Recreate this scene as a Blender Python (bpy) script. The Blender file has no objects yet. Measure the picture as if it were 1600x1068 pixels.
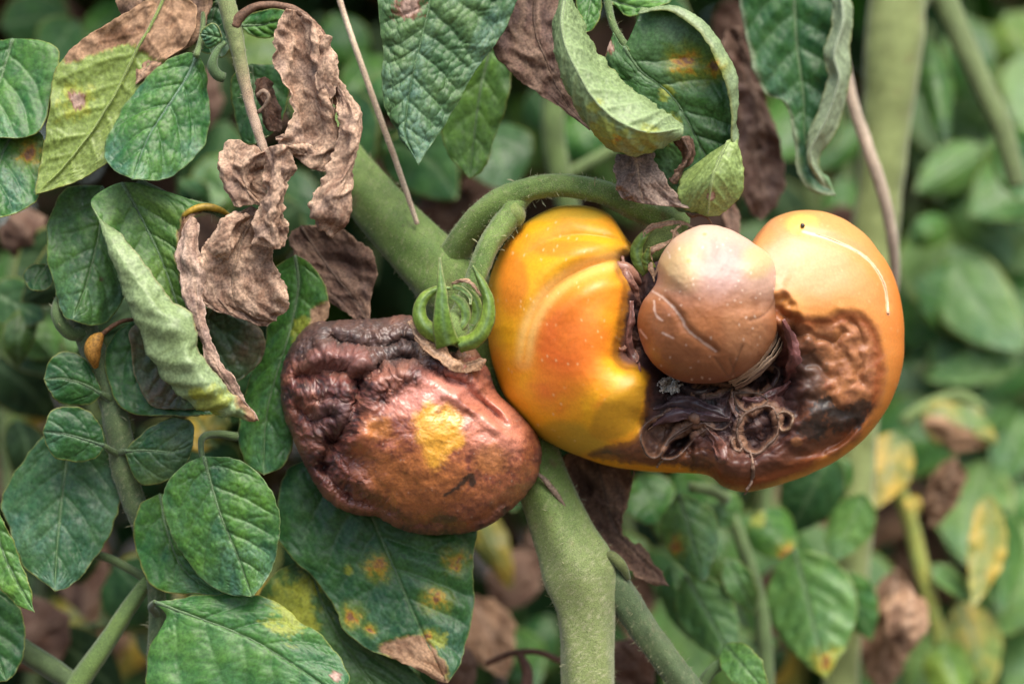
import bpy, math, random
import numpy as np

# ------------------------------------------------------------------ camera, sky, sun, exposure
SC = bpy.context.scene
D0 = 0.60                 # metres from the lens to the plane of the fruit
S = 0.24 / 1600.0         # metres per photograph pixel on that plane
ZC = 0.55                 # lens height above the soil
cam_data = bpy.data.cameras.new("camera")
cam = bpy.data.objects.new("camera", cam_data)
SC.collection.objects.link(cam)
cam.location = (0.0, -D0, ZC)
cam.rotation_euler = (math.radians(90), 0, 0)
cam_data.sensor_width = 36.0
cam_data.lens = 90.0
cam_data.clip_start = 0.01
cam_data.clip_end = 200.0
cam_data.dof.use_dof = True
cam_data.dof.focus_distance = D0 - 0.005
cam_data.dof.aperture_fstop = 5.6
SC.camera = cam

SUN_EL, SUN_AZ = math.radians(60), math.radians(155)
world = bpy.data.worlds.new("World")
SC.world = world
world.use_nodes = True
wn = world.node_tree
bg = wn.nodes["Background"]
sky = wn.nodes.new("ShaderNodeTexSky")
sky.sky_type = 'NISHITA'
sky.sun_disc = False
sky.sun_elevation = SUN_EL
sky.sun_rotation = SUN_AZ
sky.dust_density = 3.5
sky.air_density = 1.0
wn.links.new(sky.outputs[0], bg.inputs[0])
bg.inputs[1].default_value = 0.135
sun_data = bpy.data.lights.new("sun", 'SUN')
sun_data.energy = 2.8
sun_data.angle = math.radians(48)
sun_data.color = (1.0, 0.93, 0.82)
sun = bpy.data.objects.new("sun", sun_data)
SC.collection.objects.link(sun)
sun.rotation_euler = (math.pi / 2 - SUN_EL, 0, math.pi - SUN_AZ)
SC.view_settings.view_transform = 'Standard'
SC.view_settings.look = 'None'
SC.view_settings.exposure = 1.2
SC.view_settings.gamma = 1.0
SC.view_settings.use_curve_mapping = False

RNG = np.random.default_rng(7)

# ------------------------------------------------------------------ number helpers
def to_world(p):
    """photograph pixel x, y and depth (same unit, away from the lens) -> metres"""
    p = np.asarray(p, float)
    y = p[..., 2] * S
    k = (D0 + y) / D0
    return np.stack([(p[..., 0] - 800) * S * k, y, ZC - (p[..., 1] - 534) * S * k], -1)

def hsh(ix, iy, iz, seed):
    h = (ix.astype(np.uint32) * np.uint32(374761393) + iy.astype(np.uint32) * np.uint32(668265263)
         + iz.astype(np.uint32) * np.uint32(2147483647) + np.uint32((seed * 974634777 + 12345) & 0xffffffff))
    h = (h ^ (h >> np.uint32(13))) * np.uint32(1274126177)
    h = (h ^ (h >> np.uint32(16))) * np.uint32(2246822519)
    return h ^ (h >> np.uint32(15))

GR = np.array([(1,1,0),(-1,1,0),(1,-1,0),(-1,-1,0),(1,0,1),(-1,0,1),(1,0,-1),(-1,0,-1),
               (0,1,1),(0,-1,1),(0,1,-1),(0,-1,-1),(1,1,0),(-1,1,0),(0,-1,1),(0,-1,-1)], np.float32)

def gnoise(p, seed=0):
    p = np.asarray(p, np.float32)
    i = np.floor(p).astype(np.int64)
    f = p - i
    w = f * f * f * (f * (f * 6 - 15) + 10)
    out = np.zeros(p.shape[:-1], np.float32)
    for dx in (0, 1):
        wx = w[..., 0] if dx else 1 - w[..., 0]
        for dy in (0, 1):
            wy = w[..., 1] if dy else 1 - w[..., 1]
            for dz in (0, 1):
                wz = w[..., 2] if dz else 1 - w[..., 2]
                g = GR[(hsh(i[..., 0] + dx, i[..., 1] + dy, i[..., 2] + dz, seed) & np.uint32(15)).astype(np.int64)]
                out += wx * wy * wz * ((f[..., 0] - dx) * g[..., 0] + (f[..., 1] - dy) * g[..., 1] + (f[..., 2] - dz) * g[..., 2])
    return out

def fbm(p, scale, octaves=4, seed=0, gain=0.5, ridged=False):
    p = np.asarray(p, np.float32) / scale
    a, tot, out = 1.0, 0.0, 0.0
    for o in range(octaves):
        n = gnoise(p + 17.3 * o, seed + o)
        if ridged:
            n = 1 - 2.2 * np.abs(n)
        out = out + a * n
        tot += a
        a *= gain
        p = p * 2.03
    return out / tot

def worley(x, y, seed=0):
    ix, iy = np.floor(x).astype(np.int64), np.floor(y).astype(np.int64)
    f1 = np.full(x.shape, 9.0)
    f2 = np.full(x.shape, 9.0)
    z = np.zeros_like(ix)
    for dx in (-1, 0, 1):
        for dy in (-1, 0, 1):
            h = hsh(ix + dx, iy + dy, z, seed)
            px = ix + dx + (h & np.uint32(1023)).astype(float) / 1023
            py = iy + dy + ((h >> np.uint32(10)) & np.uint32(1023)).astype(float) / 1023
            d = np.hypot(px - x, py - y)
            f2 = np.where(d < f1, f1, np.minimum(f2, d))
            f1 = np.minimum(f1, d)
    return f1, f2

def sstep(a, b, x):
    t = np.clip((x - a) / (b - a + 1e-9), 0, 1)
    return t * t * (3 - 2 * t)

def mix(a, b, t):
    a, b = np.asarray(a, float), np.asarray(b, float)
    t = np.asarray(t)[..., None]
    return a * (1 - t) + b * t

def smooth_curve(pts, n=None, closed=False, per=16):
    """Catmull-Rom through pts; n evenly spaced samples by arc length"""
    pts = np.asarray(pts, float)
    if len(pts) == 2 and not closed:
        pts = np.stack([pts[0], pts.mean(0), pts[1]])
    k = len(pts)
    if closed:
        q = np.concatenate([pts[-1:], pts, pts[:2]])
        segs = k
    else:
        q = np.concatenate([[2 * pts[0] - pts[1]], pts, [2 * pts[-1] - pts[-2]]])
        segs = k - 1
    t = np.linspace(0, 1, per, endpoint=False)[:, None]
    out = []
    for i in range(segs):
        a, b, c, d = q[i], q[i + 1], q[i + 2], q[i + 3]
        out.append(0.5 * (2 * b + (c - a) * t + (2 * a - 5 * b + 4 * c - d) * t ** 2 + (3 * b - a - 3 * c + d) * t ** 3))
    out = np.concatenate(out)
    out = np.concatenate([out, out[:1] if closed else pts[-1:]])
    if n is None:
        return out
    seg = np.linalg.norm(np.diff(out, axis=0), axis=1)
    s = np.concatenate([[0], np.cumsum(seg)])
    tt = np.linspace(0, s[-1], n, endpoint=not closed)
    return np.stack([np.interp(tt, s, out[:, j]) for j in range(out.shape[1])], -1)

def poly_dist(x, y, pts, closed=True):
    """unsigned distance to the polyline, and inside mask"""
    pts = np.asarray(pts, float)[:, :2]
    d = np.full(x.shape, 1e9)
    ins = np.zeros(x.shape, bool)
    n = len(pts)
    for i in range(n if closed else n - 1):
        ax, ay = pts[i]
        bx, by = pts[(i + 1) % n]
        ex, ey = bx - ax, by - ay
        t = np.clip(((x - ax) * ex + (y - ay) * ey) / (ex * ex + ey * ey + 1e-9), 0, 1)
        d = np.minimum(d, (x - ax - t * ex) ** 2 + (y - ay - t * ey) ** 2)
        if closed:
            c = ((ay > y) != (by > y)) & (x < ex * (y - ay) / (ey + (1e-9 if ey == 0 else 0)) + ax)
            ins ^= c
    return np.sqrt(d), ins

def sdist(x, y, pts, smooth=True):
    """signed distance, negative inside"""
    if smooth:
        pts = smooth_curve(pts, closed=True, per=5)[:-1]
    d, ins = poly_dist(x, y, pts)
    return np.where(ins, -d, d)

# ------------------------------------------------------------------ objects
def tag(o, label=None, cat=None, group=None, kind=None):
    if label: o["label"] = label
    if cat: o["category"] = cat
    if group: o["group"] = group
    if kind: o["kind"] = kind
    return o

ORIGIN = {}
def thing(name, label, cat, base, group=None):
    o = bpy.data.objects.new(name, None)
    o.empty_display_size = 0.01
    SC.collection.objects.link(o)
    loc = to_world(np.array(base, float))
    o.location = loc
    ORIGIN[o.name] = loc
    return tag(o, label, cat, group)

def origin_of(o):
    return ORIGIN.get(o.name, np.zeros(3)) if o is not None else np.zeros(3)

def link(name, verts, faces, mat, parent=None, col=None, smooth=True):
    """verts in metres (world); becomes a child of parent with the parent's origin"""
    me = bpy.data.meshes.new(name)
    v = np.asarray(verts, np.float32)
    org = origin_of(parent)
    v = v - org.astype(np.float32)
    if isinstance(faces, np.ndarray):
        f = faces.astype(np.int32)
        me.vertices.add(len(v))
        me.vertices.foreach_set("co", v.ravel())
        me.loops.add(f.size)
        me.loops.foreach_set("vertex_index", f.ravel())
        me.polygons.add(len(f))
        me.polygons.foreach_set("loop_start", np.arange(0, f.size, f.shape[1], dtype=np.int32))
        me.update(calc_edges=True)
        me.validate()
    else:
        me.from_pydata(v.tolist(), [], faces)
    if smooth:
        me.polygons.foreach_set("use_smooth", np.ones(len(me.polygons), bool))
    if col is not None:
        a = me.color_attributes.new("Col", 'FLOAT_COLOR', 'POINT')
        c = np.asarray(col, np.float32)
        if c.shape[-1] == 3:
            c = np.concatenate([c, np.full(c.shape[:-1] + (1,), 0.5, np.float32)], -1)
        a.data.foreach_set("color", np.ascontiguousarray(c, np.float32).ravel())
    me.materials.append(mat)
    o = bpy.data.objects.new(name, me)
    SC.collection.objects.link(o)
    if parent is not None:
        o.parent = parent
    ORIGIN[o.name] = org
    return o

def grid_faces(nv, nu, off=0, wrap=False, flip=False):
    i = np.arange(nv - 1)[:, None]
    j = np.arange(nu if wrap else nu - 1)[None, :]
    j2 = (j + 1) % nu
    a, b, c, d = i * nu + j, i * nu + j2, (i + 1) * nu + j2, (i + 1) * nu + j
    f = np.stack([a, b, c, d] if not flip else [a, d, c, b], -1).reshape(-1, 4)
    return f + off

# ------------------------------------------------------------------ materials
def material(name, translucency=0.0, trans_tint=(1, 1, 1), sss=0.0, sss_radius=(0.003, 0.0012, 0.0006), sheen=0.0,
             coat=0.0, bump=0.25, bump_scale=5000.0, mottle=0.25, mottle_scale=1200.0, spec=0.5, rough_var=0.15):
    m = bpy.data.materials.new(name)
    m.use_nodes = True
    t = m.node_tree
    N, L = t.nodes, t.links
    pb = N["Principled BSDF"]
    out = N["Material Output"]
    at = N.new("ShaderNodeAttribute"); at.attribute_name = "Col"
    tc = N.new("ShaderNodeTexCoord")
    n1 = N.new("ShaderNodeTexNoise"); n1.inputs["Scale"].default_value = mottle_scale; n1.inputs["Detail"].default_value = 5
    n2 = N.new("ShaderNodeTexNoise"); n2.inputs["Scale"].default_value = bump_scale; n2.inputs["Detail"].default_value = 4
    L.new(tc.outputs["Object"], n1.inputs["Vector"]); L.new(tc.outputs["Object"], n2.inputs["Vector"])
    mr = N.new("ShaderNodeMapRange")
    mr.inputs[1].default_value = 0.36; mr.inputs[2].default_value = 0.64
    mr.inputs[3].default_value = 1 - mottle; mr.inputs[4].default_value = 1 + mottle
    L.new(n1.outputs["Fac"], mr.inputs[0])
    mu = N.new("ShaderNodeVectorMath"); mu.operation = 'SCALE'
    L.new(at.outputs["Color"], mu.inputs[0]); L.new(mr.outputs[0], mu.inputs["Scale"])
    L.new(mu.outputs[0], pb.inputs["Base Color"])
    ra = N.new("ShaderNodeMath"); ra.operation = 'MULTIPLY_ADD'
    L.new(n2.outputs["Fac"], ra.inputs[0]); ra.inputs[1].default_value = rough_var; 
    rs = N.new("ShaderNodeMath"); rs.operation = 'SUBTRACT'; rs.inputs[1].default_value = rough_var * 0.5
    L.new(at.outputs["Alpha"], rs.inputs[0]); L.new(rs.outputs[0], ra.inputs[2])
    L.new(ra.outputs[0], pb.inputs["Roughness"])
    pb.inputs["Specular IOR Level"].default_value = spec
    pb.inputs["Subsurface Weight"].default_value = sss
    pb.inputs["Subsurface Radius"].default_value = sss_radius
    pb.inputs["Subsurface Scale"].default_value = 1.0
    pb.inputs["Sheen Weight"].default_value = sheen
    pb.inputs["Sheen Roughness"].default_value = 0.4
    pb.inputs["Coat Weight"].default_value = coat
    pb.inputs["Coat Roughness"].default_value = 0.2
    bp = N.new("ShaderNodeBump"); bp.inputs["Strength"].default_value = bump; bp.inputs["Distance"].default_value = 0.0002
    L.new(n2.outputs["Fac"], bp.inputs["Height"]); L.new(bp.outputs[0], pb.inputs["Normal"])
    if translucency > 0:
        tr = N.new("ShaderNodeBsdfTranslucent")
        tm = N.new("ShaderNodeVectorMath"); tm.operation = 'MULTIPLY'; tm.inputs[1].default_value = trans_tint
        L.new(mu.outputs[0], tm.inputs[0]); L.new(tm.outputs[0], tr.inputs["Color"])
        ms = N.new("ShaderNodeMixShader"); ms.inputs[0].default_value = translucency
        L.new(pb.outputs[0], ms.inputs[1]); L.new(tr.outputs[0], ms.inputs[2])
        L.new(ms.outputs[0], out.inputs["Surface"])
    return m

M_LEAF = material("leaf_surface", 0.25, (1.7, 1.9, 0.5), sheen=0.0, spec=0.32, bump=0.3, bump_scale=4500, mottle=0.22, mottle_scale=1500, rough_var=0.2)
M_DEAD = material("withered_leaf_surface", 0.30, (1.35, 1.0, 0.7), bump=0.5, bump_scale=3500, mottle=0.35, mottle_scale=1800, spec=0.35, rough_var=0.2)
M_STEM = material("hairy_stem_surface", 0, sheen=0.25, bump=0.9, bump_scale=4500, mottle=0.45, mottle_scale=5000, spec=0.3)
M_HAIR = material("plant_hair", 0.3, bump=0, mottle=0.1, spec=0.4)
M_SKIN = material("ripe_fruit_skin", 0, sss=0.12, coat=0.0, spec=0.4, bump=0.10, bump_scale=6000, mottle=0.06, mottle_scale=1500, rough_var=0.1)
M_ROT = material("rotten_fruit_skin", 0, sss=0.06, coat=0.2, bump=0.22, bump_scale=3000, mottle=0.16, mottle_scale=2200, rough_var=0.25)
M_SOIL = material("soil_surface", 0, bump=1.0, bump_scale=120, mottle=0.5, mottle_scale=40, spec=0.2)
# ------------------------------------------------------------------ leaf builder
def st(**k):
    """look of a leaf; its colours, with sheen and crumple shading painted in"""
    d = dict(c0=(0.022, 0.098, 0.024), c1=(0.066, 0.165, 0.022), under=(0.125, 0.21, 0.095), vein=(0.12, 0.20, 0.09),
             edge=(0.20, 0.20, 0.05), edge_w=2.5, dust=0.25, rough=0.37, veins=4, quilt=1.1, bulge=3.4, groove=2.6, wave=6.5, tert=0.3,
             spots=(), dead=(), crumple=0.0, yellow=0.0, face='top', cell=15.0, mot=1.0)
    d.update(k)
    return d

BROWN = np.array([(0.25, 0.135, 0.070), (0.12, 0.060, 0.034), (0.42, 0.27, 0.165)])
STY = dict(
    green=st(), dark=st(c0=(0.015, 0.068, 0.021), c1=(0.034, 0.105, 0.021), dust=0.15),
    light=st(c0=(0.045, 0.150, 0.028), c1=(0.095, 0.205, 0.030), dust=0.15),
    dust_sheened=st(dust=0.6), pale=st(face='under', under=(0.15, 0.25, 0.105), groove=2.4, dust=0.15),
    lime=st(c0=(0.10, 0.20, 0.03), c1=(0.16, 0.24, 0.035), dust=0.1),
    yellow=st(c0=(0.09, 0.15, 0.03), c1=(0.36, 0.26, 0.04), dust=0.1, yellow=1.0),
    dead=st(veins=5, c0=tuple(BROWN[0]), c1=tuple(BROWN[1]), under=tuple(BROWN[0]), vein=(0.42, 0.29, 0.20), edge=tuple(BROWN[2]), dust=0.0,
            rough=0.72, crumple=9.0, bulge=3, quilt=1.5, wave=9, tert=0.3, groove=1.0),
    deaddark=st(c0=(0.15, 0.074, 0.044), c1=(0.075, 0.036, 0.023), under=(0.12, 0.066, 0.044), vein=(0.16, 0.10, 0.07), edge=(0.20, 0.13, 0.09),
                dust=0.0, rough=0.75, crumple=7.0, wave=9, groove=1.0),
)
def sty(name, **k):
    d = dict(STY[name]); d.update(k); return d

LEAFSEED = [0]
def leaf_blade(rails, us, style, n=(80, 56), thick=1.6, flip=False):
    """rails: curves of (x, y, depth) from base to tip, us: their place across the blade (-1..1, 0 = midrib)"""
    LEAFSEED[0] += 1
    sd = LEAFSEED[0] * 13
    nv, nu = n
    R = np.stack([smooth_curve(r, nv) for r in rails])          # k, nv, 3
    us = np.asarray(us, float)
    u = np.linspace(us[0], us[-1], nu)
    T = np.empty_like(R)
    for k in range(len(us)):
        a, b = max(k - 1, 0), min(k + 1, len(us) - 1)
        T[k] = (R[b] - R[a]) / (us[b] - us[a])
    Pt = np.empty((nv, nu, 3))
    for j, uu in enumerate(u):
        k = int(np.clip(np.searchsorted(us, uu) - 1, 0, len(us) - 2))
        h = us[k + 1] - us[k]
        t = (uu - us[k]) / h
        Pt[:, j] = ((2*t**3 - 3*t**2 + 1) * R[k] + (t**3 - 2*t**2 + t) * h * T[k] + (-2*t**3 + 3*t**2) * R[k+1] + (t**3 - t**2) * h * T[k+1])
    def normals(Q):
        dv = np.gradient(Q, axis=0); du = np.gradient(Q, axis=1)
        N = np.cross(du, dv)
        N /= np.linalg.norm(N, axis=-1, keepdims=True) + 1e-9
        return N
    N = normals(Pt)
    jm = int(np.argmin(np.abs(u)))
    if (np.mean(N[nv // 4: 3 * nv // 4, jm, 2]) > 0) != flip:
        N = -N
    mid = Pt[:, jm]
    Sv = np.concatenate([[0], np.cumsum(np.linalg.norm(np.diff(mid, axis=0), axis=1))])[:, None] * np.ones((1, nu))
    wd = np.linalg.norm(np.diff(Pt, axis=1), axis=-1)
    cw = np.concatenate([np.zeros((nv, 1)), np.cumsum(wd, 1)], 1)
    w = cw - cw[:, jm:jm + 1]
    side = np.sign(w); w = np.abs(w)
    Wl, Wr = cw[:, jm:jm + 1], (cw[:, -1:] - cw[:, jm:jm + 1])
    Wh = np.where(side < 0, Wl, Wr) + 1e-6
    Lm = Sv[-1, 0]
    au = np.clip(w / Wh, 0, 1)
    v = Sv / Lm
    s = style
    uv3 = np.stack([Sv + 1000 * sd, w * side, np.zeros_like(w) + sd * 3.7], -1)
    n_lo = fbm(uv3, 70, 3, sd)
    n_mid = fbm(uv3, 22, 3, sd + 5)
    n_hi = fbm(uv3, 6, 3, sd + 9)
    # veins: each side has its own, unevenly spaced, arching towards the tip
    nvn = max(int(s['veins']), 2)
    rg = np.random.default_rng(sd)
    dv_ = np.full(w.shape, 1e3)
    vein = np.zeros_like(w)
    wob = n_mid * 3.5 + n_lo * 5
    for sg in (-1, 1):
        off = rg.uniform(0.2, 0.8)
        for k in range(nvn):
            S0 = Lm * (0.03 + 0.82 * ((k + off * 0.8 + rg.uniform(-.12, .12)) / nvn) ** 1.05)
            ct = rg.uniform(0.55, 0.85) + 0.25 * k / nvn
            cv = rg.uniform(0.25, 0.5)
            path = S0 + w * ct + cv * w * w / (Wh.max() + 1) + wob
            dd = np.abs(Sv - path) * 0.78
            on = (side == sg) | (w < 1)
            dd = np.where(on, dd, 1e3)
            dv_ = np.minimum(dv_, dd)
            vw = (1.3 + 1.3 * (1 - au)) * rg.uniform(0.8, 1.15)
            vein = np.maximum(vein, np.exp(-(dd / vw) ** 2) * sstep(1.0, 0.55 + rg.uniform(0, .3), au) * rg.uniform(0.7, 1))
            # a fork on the lower side of the vein
            wf = Wh * rg.uniform(0.35, 0.55)
            p2 = path - (w - wf) * rg.uniform(0.5, 0.9)
            d2 = np.where(on & (w > wf), np.abs(Sv - p2) * 0.8, 1e3)
            vein = np.maximum(vein, 0.6 * np.exp(-(d2 / (vw * 0.75)) ** 2) * sstep(1.0, 0.6, au))
    midw = 3.2 * (1 - 0.7 * v) + 0.8
    mvein = np.exp(-(w / midw) ** 2)
    f1, f2 = worley(Sv / s['cell'] + sd, w * side / s['cell'] * 1.15 + n_mid * 0.5, sd)
    tert = sstep(0.16, 0.0, f2 - f1)
    allv = np.clip(np.maximum(mvein, vein), 0, 1)
    sgn = 1.0 if s['face'] == 'top' else -1.0
    rimf = sstep(0.0, 0.12, v) * sstep(1.0, 0.9, v)
    pillow = (1 - np.exp(-(dv_ / 17.0) ** 2)) * (1 - np.exp(-(w / 15.0) ** 2)) * sstep(1.02, 0.8, au)
    h = sgn * (-s['groove'] * (1.3 * mvein + vein) - 0.5 * s['groove'] * tert * s['tert'] * 2 + s['bulge'] * (pillow - 0.4)
               + s['quilt'] * (1 - np.clip(f1, 0, 1) ** 2 - 0.5) * (1 - allv))
    h = h * rimf + s['wave'] * n_lo * (0.4 + au) + 0.8 * n_hi + 1.6 * n_mid
    h = h + (s.get('ripple', 4.0) if s['crumple'] == 0 else 0.0) * sstep(0.55, 1.0, au) * rimf * fbm(np.stack([Sv, side * 70, np.zeros_like(w) + sd], -1), 34, 2, sd + 3) * 2.0
    # dry / dead regions, in the blade's own plane
    X, Y = Pt[..., 0], Pt[..., 1]
    dead = np.zeros_like(w)
    for pg in s['dead']:
        d = sdist(X + n_mid * 14 + n_lo * 6, Y + n_lo * 14 + n_hi * 6, pg)
        dead = np.maximum(dead, sstep(3, -3, d))
    cr = s['crumple'] + 6.0 * dead * (s['crumple'] == 0)
    if np.max(cr) > 0:
        warp = uv3 + 9 * np.stack([fbm(uv3, 30, 2, sd + 51), fbm(uv3, 30, 2, sd + 52), np.zeros_like(w)], -1)
        fold = fbm(warp * np.array([0.7, 1, 1]), 52, 2, sd + 20)
        ridge = fbm(warp * np.array([0.55, 1, 1]), 34, 3, sd + 21, 0.5, True)
        ridge2 = fbm(warp * np.array([0.35, 1, 1]), 8, 3, sd + 31, 0.55, True)
        crease = np.abs(fbm(warp, 44, 2, sd + 23))
        h = h + cr * (1.9 * fold - 2.4 * np.clip(crease, 0, 0.5) + 0.7 * np.clip(ridge - 0.1, 0, 1) ** 1.3 + 0.20 * ridge2)
        edge_c = sstep(0.62, 1.0, au)
        h = h + cr * edge_c * 1.7 * fbm(uv3, 40, 3, sd + 41)
    # margin irregularities in the plane
    dU = np.gradient(Pt, axis=1)
    dU /= np.linalg.norm(dU, axis=-1, keepdims=True) + 1e-9
    jag = (s.get('jag', 6.5) + 0.6 * np.max(s['crumple'])) * fbm(np.stack([Sv, side * 50, np.zeros_like(w) + sd], -1), 26 - 1.0 * min(s['crumple'], 10), 4, sd + 2, 0.6) * au ** 3 * rimf
    if s.get('lobe'):
        jag = jag + s['lobe'] * (fbm(np.stack([Sv, side * 90, np.zeros_like(w) + sd], -1), 62, 2, sd + 7, 0.5, True) - 0.35) * au ** 3 * rimf
    Pd = Pt + N * h[..., None] + dU * (jag * side)[..., None]
    N2 = normals(Pd)
    if np.mean(np.sum(N2 * N, -1)) < 0:
        N2 = -N2
    # colour
    def colour(top):
        c0, c1 = (s['c0'], s['c1']) if top else (np.array(s['under']), np.array(s['under']) * np.array((0.75, 0.78, 0.7)))
        c = mix(c0, c1, np.clip(0.5 + s['mot'] * (1.1 * n_lo + 0.7 * n_mid), 0, 1))
        c = c * (1 + 0.30 * n_hi + 0.22 * n_mid)[..., None]
        if s['crumple'] > 0:
            c = mix(c, np.array(s['c0']) * np.array((0.86, 1.0, 1.22)), sstep(-0.1, 0.35, fbm(uv3 + 500, 36, 3, sd + 88)) * 0.7)
            c = mix(c, np.array(s['c1']) * 0.6, sstep(0.25, 0.5, fbm(uv3 + 700, 16, 3, sd + 89)) * 0.7)
            c = mix(c, s['edge'], np.clip(0.6 * sstep(0.3, 0.85, ridge) + 0.3 * sstep(0.45, .9, ridge2) + 0.35 * sstep(0.7, 1, au), 0, 1))  # pale ridge highlights painted in, and dry margins
            c = mix(c, np.array(s['c1']) * 0.75, sstep(0.05, -0.35, fold) * 0.6)  # sunken folds darkened in the colour, as by shade
        vc = np.array(s['vein']) if top else np.array(s['under']) * 1.15
        c = mix(c, vc, np.clip(0.65 * mvein + (0.22 if top else 0.6) * vein, 0, 0.9))
        c = mix(c, vc if not top else np.array(s['vein']) * 0.7, tert * s['tert'] * 0.7)
        if s['yellow'] > 0:
            c = mix(c, (0.42, 0.29, 0.04), np.clip(sstep(0.05, 0.4, n_lo + 0.3 * (au - 0.5)) * s['yellow'], 0, 1))
        if s['dust'] > 0:  # pale dust specks, plus bluish sky sheen painted towards the tip
            q = fbm(uv3 + 300, 60, 5, sd + 61)
            dm = np.clip(sstep(-0.05, 0.55, q + 0.7 * (v - 0.5)) * (0.35 + 0.65 * (n_hi > -0.1)), 0, 1) * (1 - 0.5 * allv)
            c = mix(c, (0.14, 0.25, 0.25) if top else (0.30, 0.36, 0.27), dm * s['dust'] * 0.42)
            sp = sstep(0.62, 0.78, fbm(uv3, 4.2, 2, sd + 77))
            c = mix(c, (0.45, 0.48, 0.42), sp * 0.65)
        ed = sstep(s['edge_w'] * (1 + n_mid), 0, Wh - w) * sstep(0.02, 0.08, v)
        c = mix(c, s['edge'], ed * 0.75)
        r = np.full(w.shape, s['rough']) + 0.1 * n_mid
        for (sx, sy, sr, kd) in sorted(s['spots'], key=lambda q: q[3] != 'h'):
            d = np.hypot(X - sx, (Y - sy)) + sr * (0.9 * n_mid + 0.5 * n_hi)
            t = sstep(sr, sr * 0.45, d)
            if kd == 'y':
                c = mix(c, (0.20, 0.24, 0.03), sstep(sr * 1.9, sr * 0.7, d + 5 * n_lo) * 0.55)
                c = mix(c, (0.46, 0.29, 0.03), 0.85 * sstep(sr, sr * 0.3, d + 6 * n_hi))
                c = mix(c, (0.33, 0.10, 0.02), sstep(sr * 0.6, sr * 0.1, d + 4 * n_hi) * 0.9)
                c = mix(c, (0.20, 0.10, 0.05), sstep(sr * 0.27, sr * 0.2, d + 2 * n_hi) * 0.9)
            elif kd == 'h':                                    # halo of yellowing
                c = mix(c, (0.30, 0.32, 0.04), 0.7 * t)
            elif kd == 'b':
                c = mix(c, (0.16, 0.07, 0.04), sstep(sr * 1.1, sr * 0.8, d))
                c = mix(c, (0.38, 0.26, 0.21), sstep(sr * 0.85, sr * 0.5, d))
            elif kd == 'd':
                c = mix(c, (0.06, 0.03, 0.02), 0.8 * t)
            r = r + 0.1 * t
        if len(s['dead']):
            bc = mix(BROWN[0], BROWN[1], np.clip(0.5 + 1.2 * n_mid + n_hi, 0, 1))
            bc = mix(bc, BROWN[2], sstep(0.1, 0.6, ridge) * 0.6)  # ridge highlights painted into the dead patch
            rim = np.exp(-((dead - 0.5) / 0.3) ** 2) * (dead > 0.02)
            c = mix(c, bc, dead)
            c = mix(c, (0.35, 0.27, 0.06), rim * 0.5 * (dead < 0.6))
            r = r * (1 - dead) + 0.75 * dead
        return np.concatenate([np.clip(c, 0.004, 0.9), np.clip(r, 0.2, 0.95)[..., None]], -1)
    if s['crumple'] > 0: thick = thick * 0.5
    front_top = s['face'] == 'top'
    A = (Pd + N2 * thick * 0.5).reshape(-1, 3)
    B = (Pd - N2 * thick * 0.5).reshape(-1, 3)
    m = nv * nu
    fA = grid_faces(nv, nu)
    fB = grid_faces(nv, nu, m, flip=True)
    bi = np.concatenate([np.arange(nu), np.arange(1, nv) * nu + nu - 1, (nv - 1) * nu + np.arange(nu - 2, -1, -1), np.arange(nv - 2, 0, -1) * nu])
    b2 = np.roll(bi, -1)
    fR = np.stack([bi, bi + m, b2 + m, b2], -1)
    V = np.concatenate([A, B])
    F = np.concatenate([fA, fB, fR])
    C = np.concatenate([colour(front_top).reshape(-1, 4), colour(not front_top).reshape(-1, 4)])
    rib = Pd[:, jm] + N2[:, jm] * (0.6 if front_top else 1.2)
    return V, F, C, rib, s

def add_leaf(parent, rails, us, style, n=(80, 56), name='blade', rib=True, thick=1.6, label=None, mat=None, flip=False, ribw=3.0):
    V, F, C, ribp, s = leaf_blade(rails, us, style, n, thick, flip)
    o = link(name, to_world(V), F, mat or (M_DEAD if s['crumple'] > 0 else M_LEAF), parent, C)
    if label: o['label'] = label
    if rib:
        vc = np.array(s['vein']) if s['face'] == 'top' else np.array(s['under']) * 1.1
        k = len(ribp)
        idx = np.unique(np.linspace(1, int(k * 0.93), 26).astype(int))
        q = ribp[idx]
        rr = np.linspace(ribw, ribw * 0.3, len(q))
        tube('midrib', q, rr, vc * 0.9, M_STEM if s['crumple'] == 0 else M_DEAD, o if name == 'leaf' else parent, seg=6, lump=0.1, resample=False, cvar=0.1)
    return o

def outline_rails(left, mid, right, d0, g=(0, 0), cup=0.0, c=None, lift=0.0, arch=0.0):
    """flat-ish leaf: d = d0 plus a tilt; points may carry their own extra depth"""
    allp = np.array([p[:2] for p in list(left) + list(mid) + list(right)], float)
    cx, cy = allp.mean(0) if c is None else c
    def f(pts, cu):
        o = []
        for i, p in enumerate(pts):
            t = i / max(len(pts) - 1, 1)
            e = p[2] if len(p) > 2 else 0
            o.append((p[0], p[1], d0 + g[0] * (p[0] - cx) + g[1] * (p[1] - cy) + e + cu * math.sin(math.pi * t) - lift * t * t - arch * math.sin(math.pi * t)))
        return o
    base, tip = mid[0], mid[-1]
    L = [base] + list(left) + [tip]
    Rr = [base] + list(right) + [tip]
    return [f(L, cup), f(mid, 0), f(Rr, cup)], [-1, 0, 1]

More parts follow.
